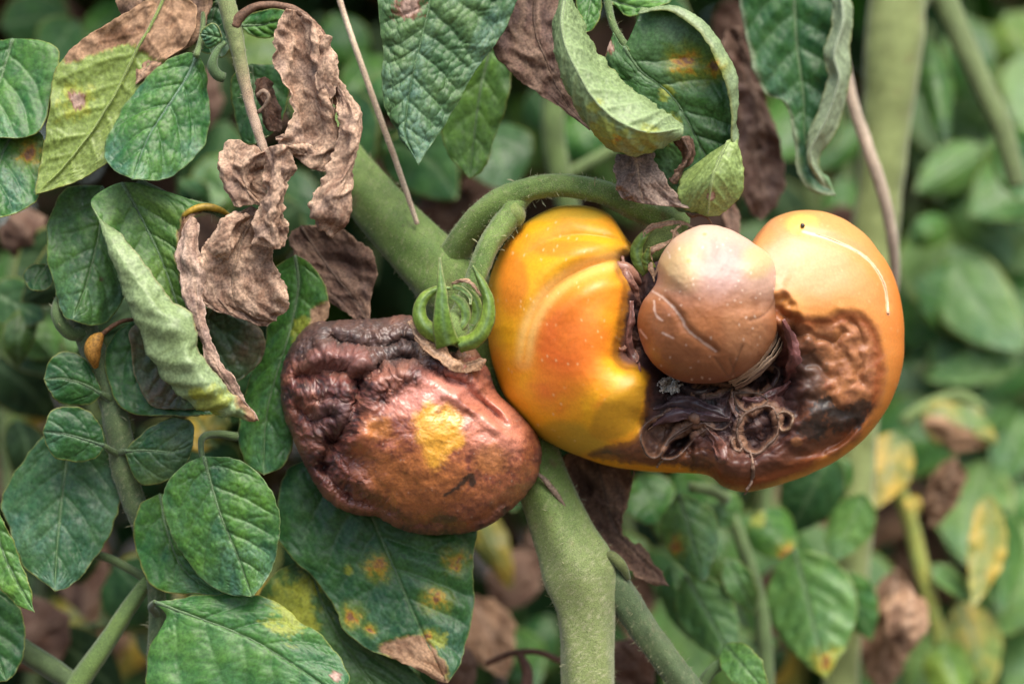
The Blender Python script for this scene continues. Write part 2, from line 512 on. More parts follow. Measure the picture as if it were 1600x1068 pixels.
def auto_outline(b, t, wl, wr=None, bend=0.0, shape=0.8, k=7):
    """ovate outline from base b to tip t (pixels)"""
    wr = wl if wr is None else wr
    b, t = np.array(b, float), np.array(t, float)
    ax = t - b
    L = np.hypot(*ax)
    nx = np.array([ax[1], -ax[0]]) / (L + 1e-6)
    ts = np.linspace(0, 1, k + 2)
    prof = np.sin(np.pi * ts ** shape) ** 0.85
    mid = [tuple(b + ax * q + nx * bend * L * math.sin(math.pi * q)) for q in ts]
    lf = [tuple(np.array(mid[i]) + nx * wl * prof[i]) for i in range(1, k + 1)]
    rt = [tuple(np.array(mid[i]) - nx * wr * prof[i]) for i in range(1, k + 1)]
    return lf, mid, rt

def auto_leaf(parent, b, t, w, d0, style, g=(0, 0), cup=12.0, bend=0.0, n=(40, 30), name='leaf', rib=False, shape=0.8, wr=None, label=None, ribw=3.0, thick=1.8, lift=0, arch=0):
    lf, mid, rt = auto_outline(b, t, w, wr, bend, shape)
    rails, us = outline_rails(lf, mid, rt, d0, g, cup, None, lift, arch)
    return add_leaf(parent, rails, us, style, n, name, rib, thick, label, ribw=ribw)

# ------------------------------------------------------------------ stems
def tube_mesh(pts, radii, seg=24, lump=0.06, resample=True, seed=0, step=4.0, flat=1.0):
    pts = np.asarray(pts, float)
    radii = np.asarray(radii, float)
    if resample:
        dense = smooth_curve(pts, per=24)
        L = np.linalg.norm(np.diff(dense, axis=0), axis=1).sum()
        n = max(int(L / step), 6)
        P4 = smooth_curve(np.concatenate([pts, radii[:, None]], 1), n)
        pts, radii = P4[:, :3], P4[:, 3]
    n = len(pts)
    T = np.gradient(pts, axis=0)
    T /= np.linalg.norm(T, axis=1, keepdims=True) + 1e-9
    ref = np.array([0, 0, 1.0])
    N = np.cross(T, ref)
    bad = np.linalg.norm(N, axis=1) < 0.05
    N[bad] = np.cross(T[bad], [0, 1.0, 0.3])
    N /= np.linalg.norm(N, axis=1, keepdims=True)
    for i in range(1, n):                                   # keep the frame from flipping
        if np.dot(N[i], N[i - 1]) < 0: N[i] = -N[i]
    Bn = np.cross(T, N)
    a = np.linspace(0, 2 * np.pi, seg, endpoint=False)
    ca, sa = np.cos(a)[None, :, None], np.sin(a)[None, :, None]
    dirs = N[:, None] * ca + Bn[:, None] * sa * flat
    V = pts[:, None] + dirs * radii[:, None, None]
    if lump > 0 and seg >= 24:                               # stems are faintly ridged
        V = V + dirs * (radii[:, None] * 0.035 * np.cos(5 * a[None] + 2.5 * np.sin(np.arange(n) * 0.03 + seed)[:, None]))[..., None]
    if lump > 0:
        V = V + dirs * (lump * radii[:, None] * fbm(V + seed * 91, max(radii.max(), 3) * 1.6, 3, seed))[..., None] * 1.6
    return V, dirs, pts, radii

def tube(name, pts, radii, colour, mat, parent, seg=24, lump=0.06, resample=True, cvar=0.3, c2=None, seed=0, step=4.0, hairs=0, hair_len=6, rough=0.6, kind=None,
         label=None, colfn=None, flat=1.0, hair_col=(0.33, 0.33, 0.19), scars=0.0):
    V, dirs, pp, rr = tube_mesh(pts, radii, seg, lump, resample, seed, step, flat)
    n = len(V)
    n1, n2 = fbm(V, 38, 3, seed + 3), fbm(V, 7, 3, seed + 4)
    c = mix(colour, np.array(colour) * 0.6 if c2 is None else c2, np.clip(0.5 + 1.3 * n1 + 0.4 * n2, 0, 1)) * (1 + cvar * n2)[..., None]
    if scars > 0:
        c = mix(c, (0.13, 0.08, 0.04), scars * sstep(0.25, 0.5, fbm(V * np.array([1, .6, 1]), 30, 4, seed + 8)))
    if colfn is not None:
        c = colfn(V, c)
    C = np.concatenate([np.clip(c, 0.004, 0.9), np.full(c.shape[:2] + (1,), rough)], -1).reshape(-1, 4)
    F = grid_faces(n, seg, wrap=True)
    Vf = V.reshape(-1, 3)
    e0, e1 = pp[0] - (pp[1] - pp[0]) * 0.3, pp[-1] + (pp[-1] - pp[-2]) * 0.3
    k = len(Vf)
    Vf = np.concatenate([Vf, [e0, e1]])
    C = np.concatenate([C, C[:1], C[-1:]])
    j = np.arange(seg); j2 = (j + 1) % seg
    q0 = np.stack([j2, j, np.full(seg, k), np.full(seg, k)], -1)
    q1 = np.stack([(n - 1) * seg + j, (n - 1) * seg + j2, np.full(seg, k + 1), np.full(seg, k + 1)], -1)
    Fl = [tuple(f) for f in F.tolist()] + [tuple(f[:3]) for f in q0.tolist()] + [tuple(f[:3]) for f in q1.tolist()]
    o = link(name, to_world(Vf), Fl, mat, parent, C)
    if label: o['label'] = label
    if kind: o['kind'] = kind
    if hairs:
        hair_tuft(o if (parent is not None and parent.parent is None) else parent, V, dirs, hairs, hair_len, hair_col, seed)
    return o

def hair_tuft(parent, V, dirs, count, length, col=(0.42, 0.40, 0.27), seed=0, width=0.32):
    r = np.random.default_rng(seed + 99)
    n, s = V.shape[:2]
    i, j = r.integers(0, n, count), r.integers(0, s, count)
    p = V[i, j] + r.normal(0, 1.0, (count, 3))
    d = dirs[i, j] + r.normal(0, 0.35, (count, 3))
    d /= np.linalg.norm(d, axis=1, keepdims=True) + 1e-9
    l = length * (0.2 + 0.6 * r.random(count) ** 2 + 2.6 * (r.random(count) > 0.965) * r.random(count))[:, None]
    sd = np.cross(d, r.normal(0, 1, (count, 3)))
    sd /= np.linalg.norm(sd, axis=1, keepdims=True) + 1e-9
    bend = r.normal(0, 0.25, (count, 3)) * l
    a, b, c_, t = p - d * 0.8 + sd * width, p - d * 0.8 - sd * width, p + d * l * .6 + sd * width * .5 + bend * .3, p + d * l + bend
    Vh = np.stack([a, b, t, c_], 1).reshape(-1, 3)
    k = np.arange(count)[:, None] * 4
    F = np.concatenate([k, k + 1, k + 2, k + 3], 1)
    C = np.tile(np.array(list(col) + [0.5]), (len(Vh), 1)) * (0.7 + 0.6 * r.random((len(Vh), 1)))
    o = link('hairs', to_world(Vh), F, M_HAIR, parent, C, smooth=False)
    o['kind'] = 'stuff'
    return o

def blur_grid(A, it):
    for _ in range(it):
        A = (np.roll(A, 1, 1) + 2 * A + np.roll(A, -1, 1)) / 4
        Ap = np.concatenate([A[:1], A, A[-1:]])
        A = (Ap[:-2] + 2 * Ap[1:-1] + Ap[2:]) / 4
    return A

# ------------------------------------------------------------------ fruit: a closed body with its own relief
def fruit_body(name, parent, outline, centre, plane, height, colour, mat, nphi=640, nr=210, back=0.75, rot=0.0, backr=26, detail=None):
    O = smooth_curve(np.array(outline, float), closed=True, per=24)
    ox, oy = O[:-1, 0] - centre[0], O[:-1, 1] - centre[1]
    ang = np.arctan2(oy, ox)
    order = np.argsort(ang)
    a, rad = ang[order], np.hypot(ox, oy)[order]
    phi = np.linspace(-np.pi, np.pi, nphi, endpoint=False)
    wob = fbm(np.stack([np.cos(phi) * 3, np.sin(phi) * 3, phi * 0 + nphi], -1), 0.8, 3, nr)
    R = (1 + 0.012 * wob) * np.interp(phi, np.concatenate([a - 2*np.pi, a, a + 2*np.pi]), np.tile(rad, 3))
    t = np.linspace(0, 1, nr)[1:]
    rho = np.sin(t * np.pi / 2)
    X = centre[0] + rho[:, None] * R * np.cos(phi)
    Y = centre[1] + rho[:, None] * R * np.sin(phi)
    prof = np.sqrt(np.clip(1 - rho ** 2, 0, 1))[:, None] * np.ones((1, nphi))
    rimd = (1 - rho)[:, None] * R
    Z = height(X, Y, prof, rimd)
    for _ in range(5):                                         # rounds off the creases of the distance fields
        Z = (np.roll(Z, 1, 1) + 2 * Z + np.roll(Z, -1, 1)) / 4
        Zp = np.concatenate([Z[:1], Z, Z[-1:]])
        Zs = (Zp[:-2] + 2 * Zp[1:-1] + Zp[2:]) / 4
        Zs[-1] = Z[-1]
        Z = Zs
    P3 = np.stack([X, Y, plane - Z], -1)
    if detail is not None:
        du = np.roll(P3, -1, 1) - np.roll(P3, 1, 1); dv = np.gradient(P3, axis=0)
        N = np.cross(dv, du)
        N /= np.linalg.norm(N, axis=-1, keepdims=True) + 1e-9
        N = np.where((np.mean(N[..., 2]) > 0), -N, N)
        N[..., :2] *= (0.3 + 0.7 * sstep(0, 40, rimd))[..., None]
        P3 = P3 + N * detail(X, Y, P3)[..., None]
    C = colour(X, Y, P3)
    # back half
    tb = np.linspace(0, 1, backr + 1)[1:]
    rb = np.cos(tb * np.pi / 2)
    Xb = centre[0] + rb[:, None] * R * np.cos(phi)
    Yb = centre[1] + rb[:, None] * R * np.sin(phi)
    Zb = -np.sin(tb * np.pi / 2)[:, None] * R.mean() * back * np.ones((1, nphi))
    edge_off = (P3[-1] - np.stack([X[-1], Y[-1], np.full(nphi, plane)], -1))[None] * (rb[:, None, None])
    Pb = np.stack([Xb, Yb, plane - Zb], -1) + edge_off
    Cb = colour(Xb * 0 + X[-1][None], Yb * 0 + Y[-1][None], Pb)
    c0 = np.array([[centre[0], centre[1], P3[0, :, 2].mean()]])
    V = np.concatenate([c0, P3.reshape(-1, 3), Pb.reshape(-1, 3)])
    C = np.concatenate([C[0, :1], C.reshape(-1, 4), Cb.reshape(-1, 4)])
    n = len(P3) + len(Pb)
    F = grid_faces(n, nphi, 1, wrap=True)
    j = np.arange(nphi); j2 = (j + 1) % nphi
    cap = np.stack([np.zeros(nphi, int), j2 + 1, j + 1, j + 1], -1)
    # the innermost back ring closes on a point
    F = [*map(tuple, F.tolist()), *[(0, int(x) + 1, int(y) + 1) for x, y in zip(j2, j)]]
    return link(name, to_world(V), F, mat, parent, C)
# ================================================================== SETTING
def soil():
    n = 60
    x = np.linspace(-1, 1, n); x = np.sign(x) * np.abs(x) ** 3 * 40
    y = np.linspace(0, 1, n) ** 3 * 60 - 1.2
    X, Y = np.meshgrid(x, y)
    Z = 0.02 * fbm(np.stack([X, Y, X * 0], -1), 0.15, 3, 3)
    V = np.stack([X, Y, Z], -1).reshape(-1, 3)
    c = mix((0.10, 0.065, 0.045), (0.06, 0.04, 0.028), np.clip(0.5 + fbm(V, 0.1, 3, 5), 0, 1))
    o = link("soil", V, grid_faces(n, n), M_SOIL, None, c)
    tag(o, "bare brown soil of the field under the plants", "soil", kind="structure")
soil()

def far_foliage():
    """the tomato rows behind, too far out of focus to tell leaf from leaf, and added shading leaves overhead"""
    r = np.random.default_rng(5)
    N = 21000
    c = np.stack([r.uniform(-0.62, 0.62, N), r.uniform(0.26, 1.15, N), r.uniform(0.05, 1.0, N)], 1)
    c[:, 0] *= 1 + 0.4 * c[:, 1]
    top = (r.random(N) < 0.34) & ((c[:, 0] < 0.02) | (r.random(N) < 0.1))                               # unseen leaves overhead, added to shade the background, thicker at left
    c[top, 1] = r.uniform(0.07, 0.42, top.sum()); c[top, 2] = r.uniform(0.68, 0.95, top.sum()); c[top, 0] *= 0.8
    L = r.uniform(0.022, 0.055, N)
    t = np.linspace(0, 1, 5)
    prof = np.sin(np.pi * np.clip(t, 0.02, 0.98) ** 0.8)
    ax = r.normal(0, 1, (N, 3)); ax[:, 2] -= 1.0
    ax /= np.linalg.norm(ax, axis=1, keepdims=True)
    nn = np.cross(ax, r.normal(0, 1, (N, 3)) + np.array([0, 1.4, 0]))
    nn /= np.linalg.norm(nn, axis=1, keepdims=True)
    up = np.cross(ax, nn)
    V = np.empty((N, 5, 3, 3))
    for i, (q, pw) in enumerate(zip(t, prof)):
        m = c + ax * (L * (q - 0.5))[:, None] - up * (L * 0.5 * q * q)[:, None]
        V[:, i, 1] = m
        V[:, i, 0] = m + nn * (L * 0.32 * pw)[:, None] + up * (L * .12 * pw)[:, None]
        V[:, i, 2] = m - nn * (L * 0.32 * pw)[:, None] + up * (L * .12 * pw)[:, None]
    base = np.arange(N)[:, None, None] * 15
    F = grid_faces(5, 3)[None] + base
    kinds = r.random(N)
    right = c[:, 0] > 0.0
    col = np.where((kinds < 0.60)[:, None], (0.012, 0.046, 0.012), np.where((kinds < 0.76)[:, None], (0.05, 0.11, 0.022), (0.085, 0.048, 0.032)))
    col = col * r.uniform(0.6, 1.35, (N, 1))
    C = np.repeat(np.concatenate([col, np.full((N, 1), 0.75)], 1), 15, 0)
    o = link("foliage", V.reshape(-1, 3), F.reshape(-1, 4), M_LEAF, None, C)
    tag(o, "blurred mass of tomato foliage in the rows behind, with unseen shading leaves added above", "foliage", kind="stuff")
far_foliage()

# ================================================================== THE MAIN PLANT: stem, fork, fruit stalks
G_ST = (0.135, 0.205, 0.048)
G_ST2 = (0.075, 0.135, 0.026)
plant = thing("tomato_plant", "thick hairy green main stem that forks behind the two rotten tomatoes", "tomato plant", (918, 1100, 70))
def fuzz(V, c):
    q = fbm(V, 5.0, 2, 71)
    return mix(c, (0.30, 0.28, 0.17), sstep(0.12, 0.5, q) * 0.35)
def fuzz_low(V, c):
    c = fuzz(V, c)
    q = fbm(V, 4.2, 2, 72)
    c = mix(c, (0.24, 0.27, 0.11), 0.55 * sstep(720, 940, V[..., 1]))
    return mix(c, (0.42, 0.40, 0.25), sstep(0.0, 0.4, q) * 0.5 * sstep(740, 960, V[..., 1]))
tube("stem", [(470, 150, 200), (520, 232, 175), (590, 320, 140), (660, 400, 110), (712, 455, 100), (770, 560, 112), (815, 660, 105), (845, 745, 85), (880, 830, 72), (905, 895, 66), (916, 970, 64), (919, 1080, 66), (921, 1180, 70)],
     [34, 37, 42, 49, 57, 45, 39, 41, 48, 58, 44, 41, 41], G_ST, M_STEM, plant, seg=56, lump=0.05, c2=G_ST2, seed=3, hairs=16000, hair_len=4.2, colfn=fuzz_low, step=3, scars=0.6)
tube("fruit_stalk", [(690, 425, 95), (712, 392, 72), (738, 352, 48), (775, 318, 30), (830, 295, 20), (885, 290, 16), (940, 300, 22), (990, 322, 34), (1035, 338, 48), (1068, 352, 66)],
     [26, 23, 20.5, 20, 18.5, 18, 18.5, 20, 22, 18], G_ST, M_STEM, plant, seg=40, lump=0.06, c2=G_ST2, seed=5, hairs=4000, hair_len=4.5, colfn=fuzz, step=3, scars=0.5)
tube("pedicel", [(834, 298, 34), (810, 314, 24), (793, 342, 10), (768, 375, -8), (752, 412, -16), (738, 448, -22), (722, 490, -20), (712, 520, -14)],
     [10, 16, 19, 17.5, 16.5, 16, 17, 20], G_ST, M_STEM, plant, seg=36, lump=0.08, c2=G_ST2, seed=6, hairs=2600, hair_len=4, colfn=fuzz, step=3)
tube("knuckle", [(797, 318, 20), (804, 328, 10), (808, 340, 10), (806, 352, 16)], [8, 14, 14, 7], (0.17, 0.22, 0.05), M_STEM, plant, seg=28, lump=0.1, c2=(0.12, 0.17, 0.045), seed=7, hairs=350, hair_len=5, colfn=fuzz)
tube("side_branch", [(905, 850, 80), (938, 885, 72), (966, 922, 70), (1000, 975, 76), (1040, 1030, 86), (1085, 1090, 95), (1120, 1150, 100)],
     [18, 26, 25, 23, 22, 22, 22], (0.085, 0.125, 0.05), M_STEM, plant, seg=36, lump=0.07, c2=(0.06, 0.095, 0.04), seed=8, hairs=3200, hair_len=5, colfn=fuzz, scars=0.4)
tube("leaf_scar", [(944, 872, 46), (955, 868, 40), (972, 884, 42), (982, 904, 52)], [6, 9, 8, 4], (0.14, 0.17, 0.055), M_STEM, plant, seg=16, lump=0.1, seed=9)
tube("dry_strip", [(838, 738, 30), (852, 750, 30), (868, 770, 33), (884, 792, 38)], [2, 4.5, 4.5, 1.5], (0.34, 0.25, 0.18), M_DEAD, plant, seg=10, lump=0.2, seed=10, flat=0.5)

# ================================================================== THE LARGE TOMATO
big = thing("tomato_fruit", "large split orange and yellow tomato rotting brown and black at its centre", "tomato", (1085, 745, 60))
BIG_O = [(761, 480), (768, 425), (790, 380), (828, 343), (872, 324), (918, 322), (955, 337), (975, 368), (1002, 392), (1050, 405), (1120, 400), (1165, 388), (1185, 363),
         (1208, 341), (1250, 329), (1300, 335), (1345, 360), (1384, 410), (1405, 460), (1414, 515), (1410, 570), (1393, 625), (1365, 668), (1330, 703), (1285, 732),
         (1235, 751), (1190, 764), (1160, 768), (1130, 760), (1103, 742), (1040, 738), (980, 733), (930, 722), (880, 703), (835, 675), (800, 637), (778, 592), (764, 540)]
CAV = [(975, 395), (968, 425), (978, 445), (974, 480), (968, 520), (962, 555), (975, 572), (1000, 578), (1014, 600), (1012, 640), (1004, 660), (1030, 690), (1075, 700),
       (1120, 706), (1165, 716), (1215, 696), (1246, 650), (1250, 600), (1242, 565), (1230, 530), (1204, 506), (1178, 470), (1140, 400), (1100, 380), (1030, 380)]
ROT_R = [(1204, 468), (1218, 476), (1230, 484), (1248, 492), (1285, 494), (1325, 484), (1354, 494), (1376, 530), (1381, 590), (1368, 640), (1335, 685), (1280, 722), (1225, 745), (1165, 764), (1120, 752), (1098, 732),
         (1000, 722), (1000, 640), (1140, 600), (1200, 500), (1170, 400)]
ROT_L = [(1012, 600), (1010, 650), (990, 690), (940, 700), (925, 712), (960, 717), (1010, 724), (1060, 727), (1096, 734), (1150, 700), (1150, 600), (1060, 580)]
GRV1 = [(985, 404), (955, 408), (920, 418), (880, 440), (848, 472), (826, 515), (818, 565)]
GRV2 = [(980, 378), (940, 370), (890, 368), (840, 385), (800, 425), (782, 470)]
CH_A = [(1001, 684), (1006, 666), (1028, 650), (1058, 645), (1088, 655), (1062, 672), (1042, 690), (1030, 712), (1012, 712)]
CH_A2 = [(1032, 714), (1044, 692), (1066, 674), (1094, 662), (1112, 664), (1090, 680), (1072, 700), (1052, 716)]
CH_B = [(1152, 668), (1160, 650), (1180, 638), (1204, 634), (1214, 650), (1216, 676), (1200, 695), (1182, 708), (1164, 702), (1154, 686)]
CH_B2 = [(1216, 646), (1230, 644), (1239, 652), (1234, 668), (1222, 672), (1217, 660)]
CH_B3 = [(1143, 688), (1150, 684), (1158, 692), (1157, 703), (1148, 702)]
CH_C = [(1146, 600), (1160, 612), (1190, 612), (1212, 598), (1216, 576), (1190, 570), (1160, 580)]
CH_D = [(1084, 612), (1100, 618), (1130, 614), (1145, 602), (1120, 596), (1095, 600)]
CH_E = [(1146, 618), (1160, 640), (1178, 640), (1200, 626), (1180, 614), (1160, 614)]
CHAMB = [(CH_A, 13, 2.0), (CH_A2, 26, 2.0), (CH_B, 15, 3.2), (CH_B2, 20, 2.6), (CH_B3, 16, 2.6), (CH_C, 30, 1.5), (CH_D, 24, 1.6), (CH_E, 18, 1.6)]
def p3(X, Y, z=0): return np.stack([X, Y, np.zeros_like(X) + z], -1)

def big_height(X, Y, prof, rimd):
    n = fbm(p3(X, Y), 30, 3, 201)
    z = 178 * prof ** 0.92
    n5 = fbm(p3(X, Y), 16, 3, 202)
    a5 = np.where(X < 1040, 0.8, 7.0)
    a9 = np.where(X < 1040, 3.0, 9.0)
    sd0 = sdist(X + a9 * n + a5 * n5, Y + a9 * n - a5 * n5, CAV)
    sd = np.where(sd0 > 0, blur_grid(sd0, 40), sd0)
    sd = sd0 + (sd - sd0) * sstep(0, 30, sd0)
    left = X < 1085
    wsh = np.where(left, 78, 48)
    t = np.clip(sd / wsh, 0, 1)
    z = z - np.where(left, 62, 34) * (1 - np.sqrt(1 - (1 - t) ** 2)) * (sd > 0)
    deep = sstep(0, -28, sd)
    low = sstep(585, 655, Y)
    z = np.where(sd < 0, z - np.where(left, 62, 34), z) - deep * (84 - 58 * low)
    lowrim = sstep(0, 25, rimd)
    # furrows between the ribs of the left half
    for g, dp, wd in ((GRV1, 22, 13), (GRV2, 15, 11)):
        d, _ = poly_dist(X, Y, smooth_curve(g, 30), False)
        fade = sstep(770, 930, X) if g is GRV2 else sstep(800, 900, X) * 0.85 + 0.15
        fade = fade * sstep(600, 480, Y)
        z = z - (dp * np.exp(-d / wd) - 0.35 * dp * np.exp(-((d - 30) / 18) ** 2)) * fade * lowrim
    # broad ribs
    z = z + 9 * np.exp(-(((X - 915) / 50) ** 2 + ((Y - 520) / 95) ** 2)) * lowrim
    # furrow with a pale ridge on the shoulder of the right half
    d, _ = poly_dist(X, Y, smooth_curve([(1255, 362), (1300, 375), (1350, 400), (1380, 440), (1388, 475)], 30), False)
    z = z - 7 * np.exp(-(d / 9) ** 2) * lowrim
    # sunken brown side, wrinkled
    sr = sdist(X + 8 * n, Y + 8 * n, ROT_R)
    rr = sstep(4, -14, sr) * (X > 1085)
    wr = fbm(p3(X * 0.8 + Y * .35, Y * 0.8 - X * .3), 38, 4, 211, 0.5, True)
    z = z - rr * (9 + 4 * wr) * lowrim
    # collapsed flank and the folds that run into the hollow
    z = z - 24 * np.exp(-(((X - 1285) / 46) ** 2 + ((Y - 570) / 60) ** 2)) * lowrim - 16 * np.exp(-(((X - 1300) / 40) ** 2 + ((Y - 690) / 22) ** 2)) * lowrim
    for g, dp, wd in (([(1236, 520), (1268, 520), (1300, 536), (1316, 520)], 7, 6), ([(1258, 556), (1290, 590), (1300, 620)], 6, 9), ([(1320, 556), (1345, 590), (1350, 606)], 4, 7), ([(1240, 640), (1280, 625), (1310, 640)], 6, 10),
                       ([(1230, 710), (1290, 700), (1340, 664)], 5, 8), ([(1216, 470), (1232, 500), (1246, 530)], 12, 9), ([(1330, 500), (1344, 545), (1340, 600)], 6, 7)):
        d, _ = poly_dist(X + 22 * n, Y + 22 * fbm(p3(X, Y), 34, 3, 203), smooth_curve(g, 16), False)
        z = z - (dp * np.exp(-(d / wd) ** 2) - 0.5 * dp * np.exp(-((d - 2 * wd) / wd) ** 2)) * lowrim
    # pits
    z = z - 12 * np.exp(-(((X - 1332) / 42) ** 2 + ((Y - 655) / 24) ** 2)) * lowrim
    # the swollen knob at the bottom
    z = z + 26 * np.exp(-(((X - 1135) / 48) ** 2 + ((Y - 728) / 34) ** 2)) * lowrim
    # the seed chambers
    for pg, dp, rw in CHAMB:
        q = sdist(X, Y, pg)
        z = z - dp * sstep(0, -9, q) * lowrim + (9 * sstep(-8, -26, q) if pg is CH_B else 0) + 5 * np.exp(-(q / (rw * 1.4)) ** 2) * lowrim
    return z

def big_detail(X, Y, P3):
    n = fbm(p3(X, Y), 12, 4, 221)
    sr = np.minimum(np.where(X > 1060, sdist(X, Y, ROT_R), 99), np.minimum(sdist(X, Y, CAV), sdist(X, Y, ROT_L)))
    rot = sstep(6, -10, sr)
    fib = fbm(p3(X * 2.2, Y * 0.7), 9, 3, 225, 0.5, True)
    cav = sstep(-8, -22, sdist(X, Y, CAV))
    return rot * (2.6 * fbm(p3(X * .8 + Y * .5, Y * .8 - X * .3), 42, 3, 222, 0.5, True) + 0.8 * n + 0.35 * fbm(p3(X, Y), 4, 2, 223)) * sstep(2, -14, sr) + cav * (1.2 * fib + 4 * fbm(p3(X * .8 + Y * .4, Y * .8 - X * .4), 24, 4, 226, 0.55, True) * 2.0) + 0.5 * n

def big_colour(X, Y, P3):
    n1, n2, n3 = fbm(p3(X, Y), 90, 3, 231), fbm(p3(X, Y), 28, 4, 232), fbm(p3(X, Y), 7, 3, 233)
    yel, org, red, grn = (0.70, 0.35, 0.011), (0.64, 0.185, 0.016), (0.60, 0.100, 0.020), (0.34, 0.26, 0.025)
    c = mix(yel, org, np.clip(0.25 + 1.1 * n1 + 0.35 * n2, 0, 1))
    e = lambda cx, cy, rx, ry: ((X - cx) / rx) ** 2 + ((Y - cy) / ry) ** 2 + 0.9 * n1 + 0.3 * n2
    c = mix(c, yel, sstep(1.2, 0.3, e(860, 640, 120, 75)))
    c = mix(c, yel, sstep(1.2, 0.3, e(948, 530, 28, 70)) * 0.7)
    c = mix(c, red, sstep(1.4, 0.1, e(885, 545, 66, 100)) * 0.85)
    c = mix(c, org, sstep(1.4, 0.2, e(930, 500, 60, 90)) * 0.45)
    c = mix(c, org, sstep(1.2, 0.2, e(800, 440, 26, 60)) * 0.8)
    c = mix(c, org, sstep(1.2, 0.2, e(880, 388, 70, 14)) * 0.7)
    c = mix(c, org, sstep(1.2, 0.2, e(935, 455, 45, 45)) * 0.5)
    c = mix(c, grn, sstep(1.2, 0.2, e(870, 690, 80, 34)) * 0.6)
    c = mix(c, (0.46, 0.30, 0.03), sstep(1.2, 0.3, e(870, 328, 110, 18)) * 0.7)
    d, _ = poly_dist(X, Y, smooth_curve(GRV1, 30), False)
    c = mix(c, (0.70, 0.42, 0.12), np.exp(-((d - 7) / 8) ** 2) * 0.75 * sstep(620, 520, Y))
    # pale flecks of the skin
    f1, f2 = worley(X / 17.0 + 0.3 * n2, Y / 25.0 + 0.3 * n1, 31)
    fl = sstep(0.12, 0.05, f1) * sstep(0.0, 0.15, fbm(p3(X, Y), 45, 3, 235)) * (0.35 + 0.65 * (X < 1080))
    # right half
    rt = sstep(1080, 1120, X)
    tan, tan2, ro = (0.47, 0.225, 0.070), (0.50, 0.285, 0.13), (0.54, 0.165, 0.022)
    cr = mix(tan, tan2, sstep(1.3, 0.2, e(1275, 410, 80, 55)))
    cr = mix(cr, ro, sstep(1320, 1400, X + 30 * n1 + 0.25 * (Y - 480)) * 0.9)
    cr = mix(cr, (0.66, 0.40, 0.08), sstep(1.2, .3, e(1250, 350, 30, 18)) * 0.7)
    cr = mix(cr, (0.45, 0.21, 0.095), sstep(1.4, 0.2, e(1204, 410, 36, 90)) * 0.85)
    cr = mix(cr, (0.50, 0.20, 0.06), sstep(1.3, 0.2, e(1196, 368, 26, 20)) * 0.6)
    cr = mix(cr, (0.66, 0.28, 0.02), sstep(650, 730, Y + 12 * n2) * sstep(1200, 1260, X) * 0.8)
    d2, _ = poly_dist(X, Y, smooth_curve([(1255, 362), (1300, 375), (1350, 400), (1380, 440), (1388, 490)], 30), False)
    cr = mix(cr, (0.80, 0.60, 0.42), sstep(3.2, 1.0, d2 + 1.2 * n3) * 0.55)
    c = mix(c, cr, rt)
    c = mix(c, (0.74, 0.54, 0.26), fl * 0.5)
    # brown rot
    wx, wy = X + 7 * n2 + 5 * n3, Y + 7 * n2 - 5 * n3
    sr = sdist(wx, wy, ROT_R)
    rr = sstep(9, -7, sr + 5 * n2) * sstep(1085, 1110, X)
    c = mix(c, (0.50, 0.19, 0.035), sstep(30, 2, sr + 8 * n2) * sstep(1085, 1110, X) * 0.7)
    br1, br2, br3 = (0.30, 0.118, 0.040), (0.15, 0.046, 0.018), (0.36, 0.165, 0.078)
    rc = mix(br1, br2, np.clip(0.4 + 1.1 * n2 + 0.9 * n3, 0, 1))
    rc = mix(rc, br3, sstep(0.05, 0.55, fbm(p3(X * 0.8 + Y * .35, Y * 0.8 - X * .3), 38, 4, 211, 0.5, True)) * 0.3)  # paler wrinkle highlights painted into the rot
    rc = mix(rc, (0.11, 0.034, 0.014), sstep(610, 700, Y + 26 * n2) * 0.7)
    rc = mix(rc, (0.060, 0.022, 0.016), sstep(52, 4, sdist(X, Y, CAV) + 16 * n2 + 8 * n3) * 0.8 * sstep(480, 560, Y))
    rc = mix(rc, (0.24, 0.062, 0.014), np.exp(-((sr + 8) / 9) ** 2) * 0.8)
    for (bx, by, rx, ry, al) in ((1318, 656, 40, 20, .9), (1340, 642, 34, 18, .85), (1280, 650, 15, 34, .9), (1264, 672, 20, 14, .8), (1292, 636, 10, 18, .8), (1262, 590, 34, 60, .6), (1300, 690, 60, 24, .35)):
        rc = mix(rc, (0.020, 0.015, 0.012), sstep(1.4, 0.35, ((X - bx) / rx) ** 2 + ((Y - by) / ry) ** 2 + 1.5 * n2 + 1.0 * n3) * al)
    rc = mix(rc, (0.30, 0.13, 0.05), sstep(1.2, 0.5, e(1245, 690, 10, 8)) * 0.6)
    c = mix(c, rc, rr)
    rough = 0.42 + 0.05 * n2 + 0.02 * rr + 0.2 * rr * n3
    sl = sdist(wx * 1.0, wy, ROT_L)
    rl = sstep(7, -6, sl + 4 * n2)
    lc = mix((0.17, 0.062, 0.024), (0.060, 0.025, 0.015), np.clip(0.45 + 1.1 * n2 + n3, 0, 1))
    c = mix(c, lc, rl)
    c = mix(c, (0.16, 0.055, 0.02), np.exp(-(sl / 4) ** 2) * 0.6 * (X < 1030))
    # the black hollow
    sc = sdist(X + 5 * n3, Y + 5 * n3, CAV)
    cv = sstep(2, -9, sc + 4 * n2)
    cc = mix((0.009, 0.007, 0.007), (0.040, 0.018, 0.017), np.clip(0.35 + 1.3 * n2, 0, 1))
    cc = mix(cc, (0.085, 0.040, 0.038), sstep(0.15, 0.6, fbm(p3(X, Y), 20, 4, 226, 0.55, True)) * 0.6)  # highlights painted on the ridges of the tissue
    cc = mix(cc, (0.13, 0.050, 0.040), sstep(1.2, 0.3, e(1195, 625, 40, 25)) * 0.6)
    cc = mix(cc, (0.16, 0.050, 0.020), sstep(660, 730, Y + 16 * n2) * 0.8)
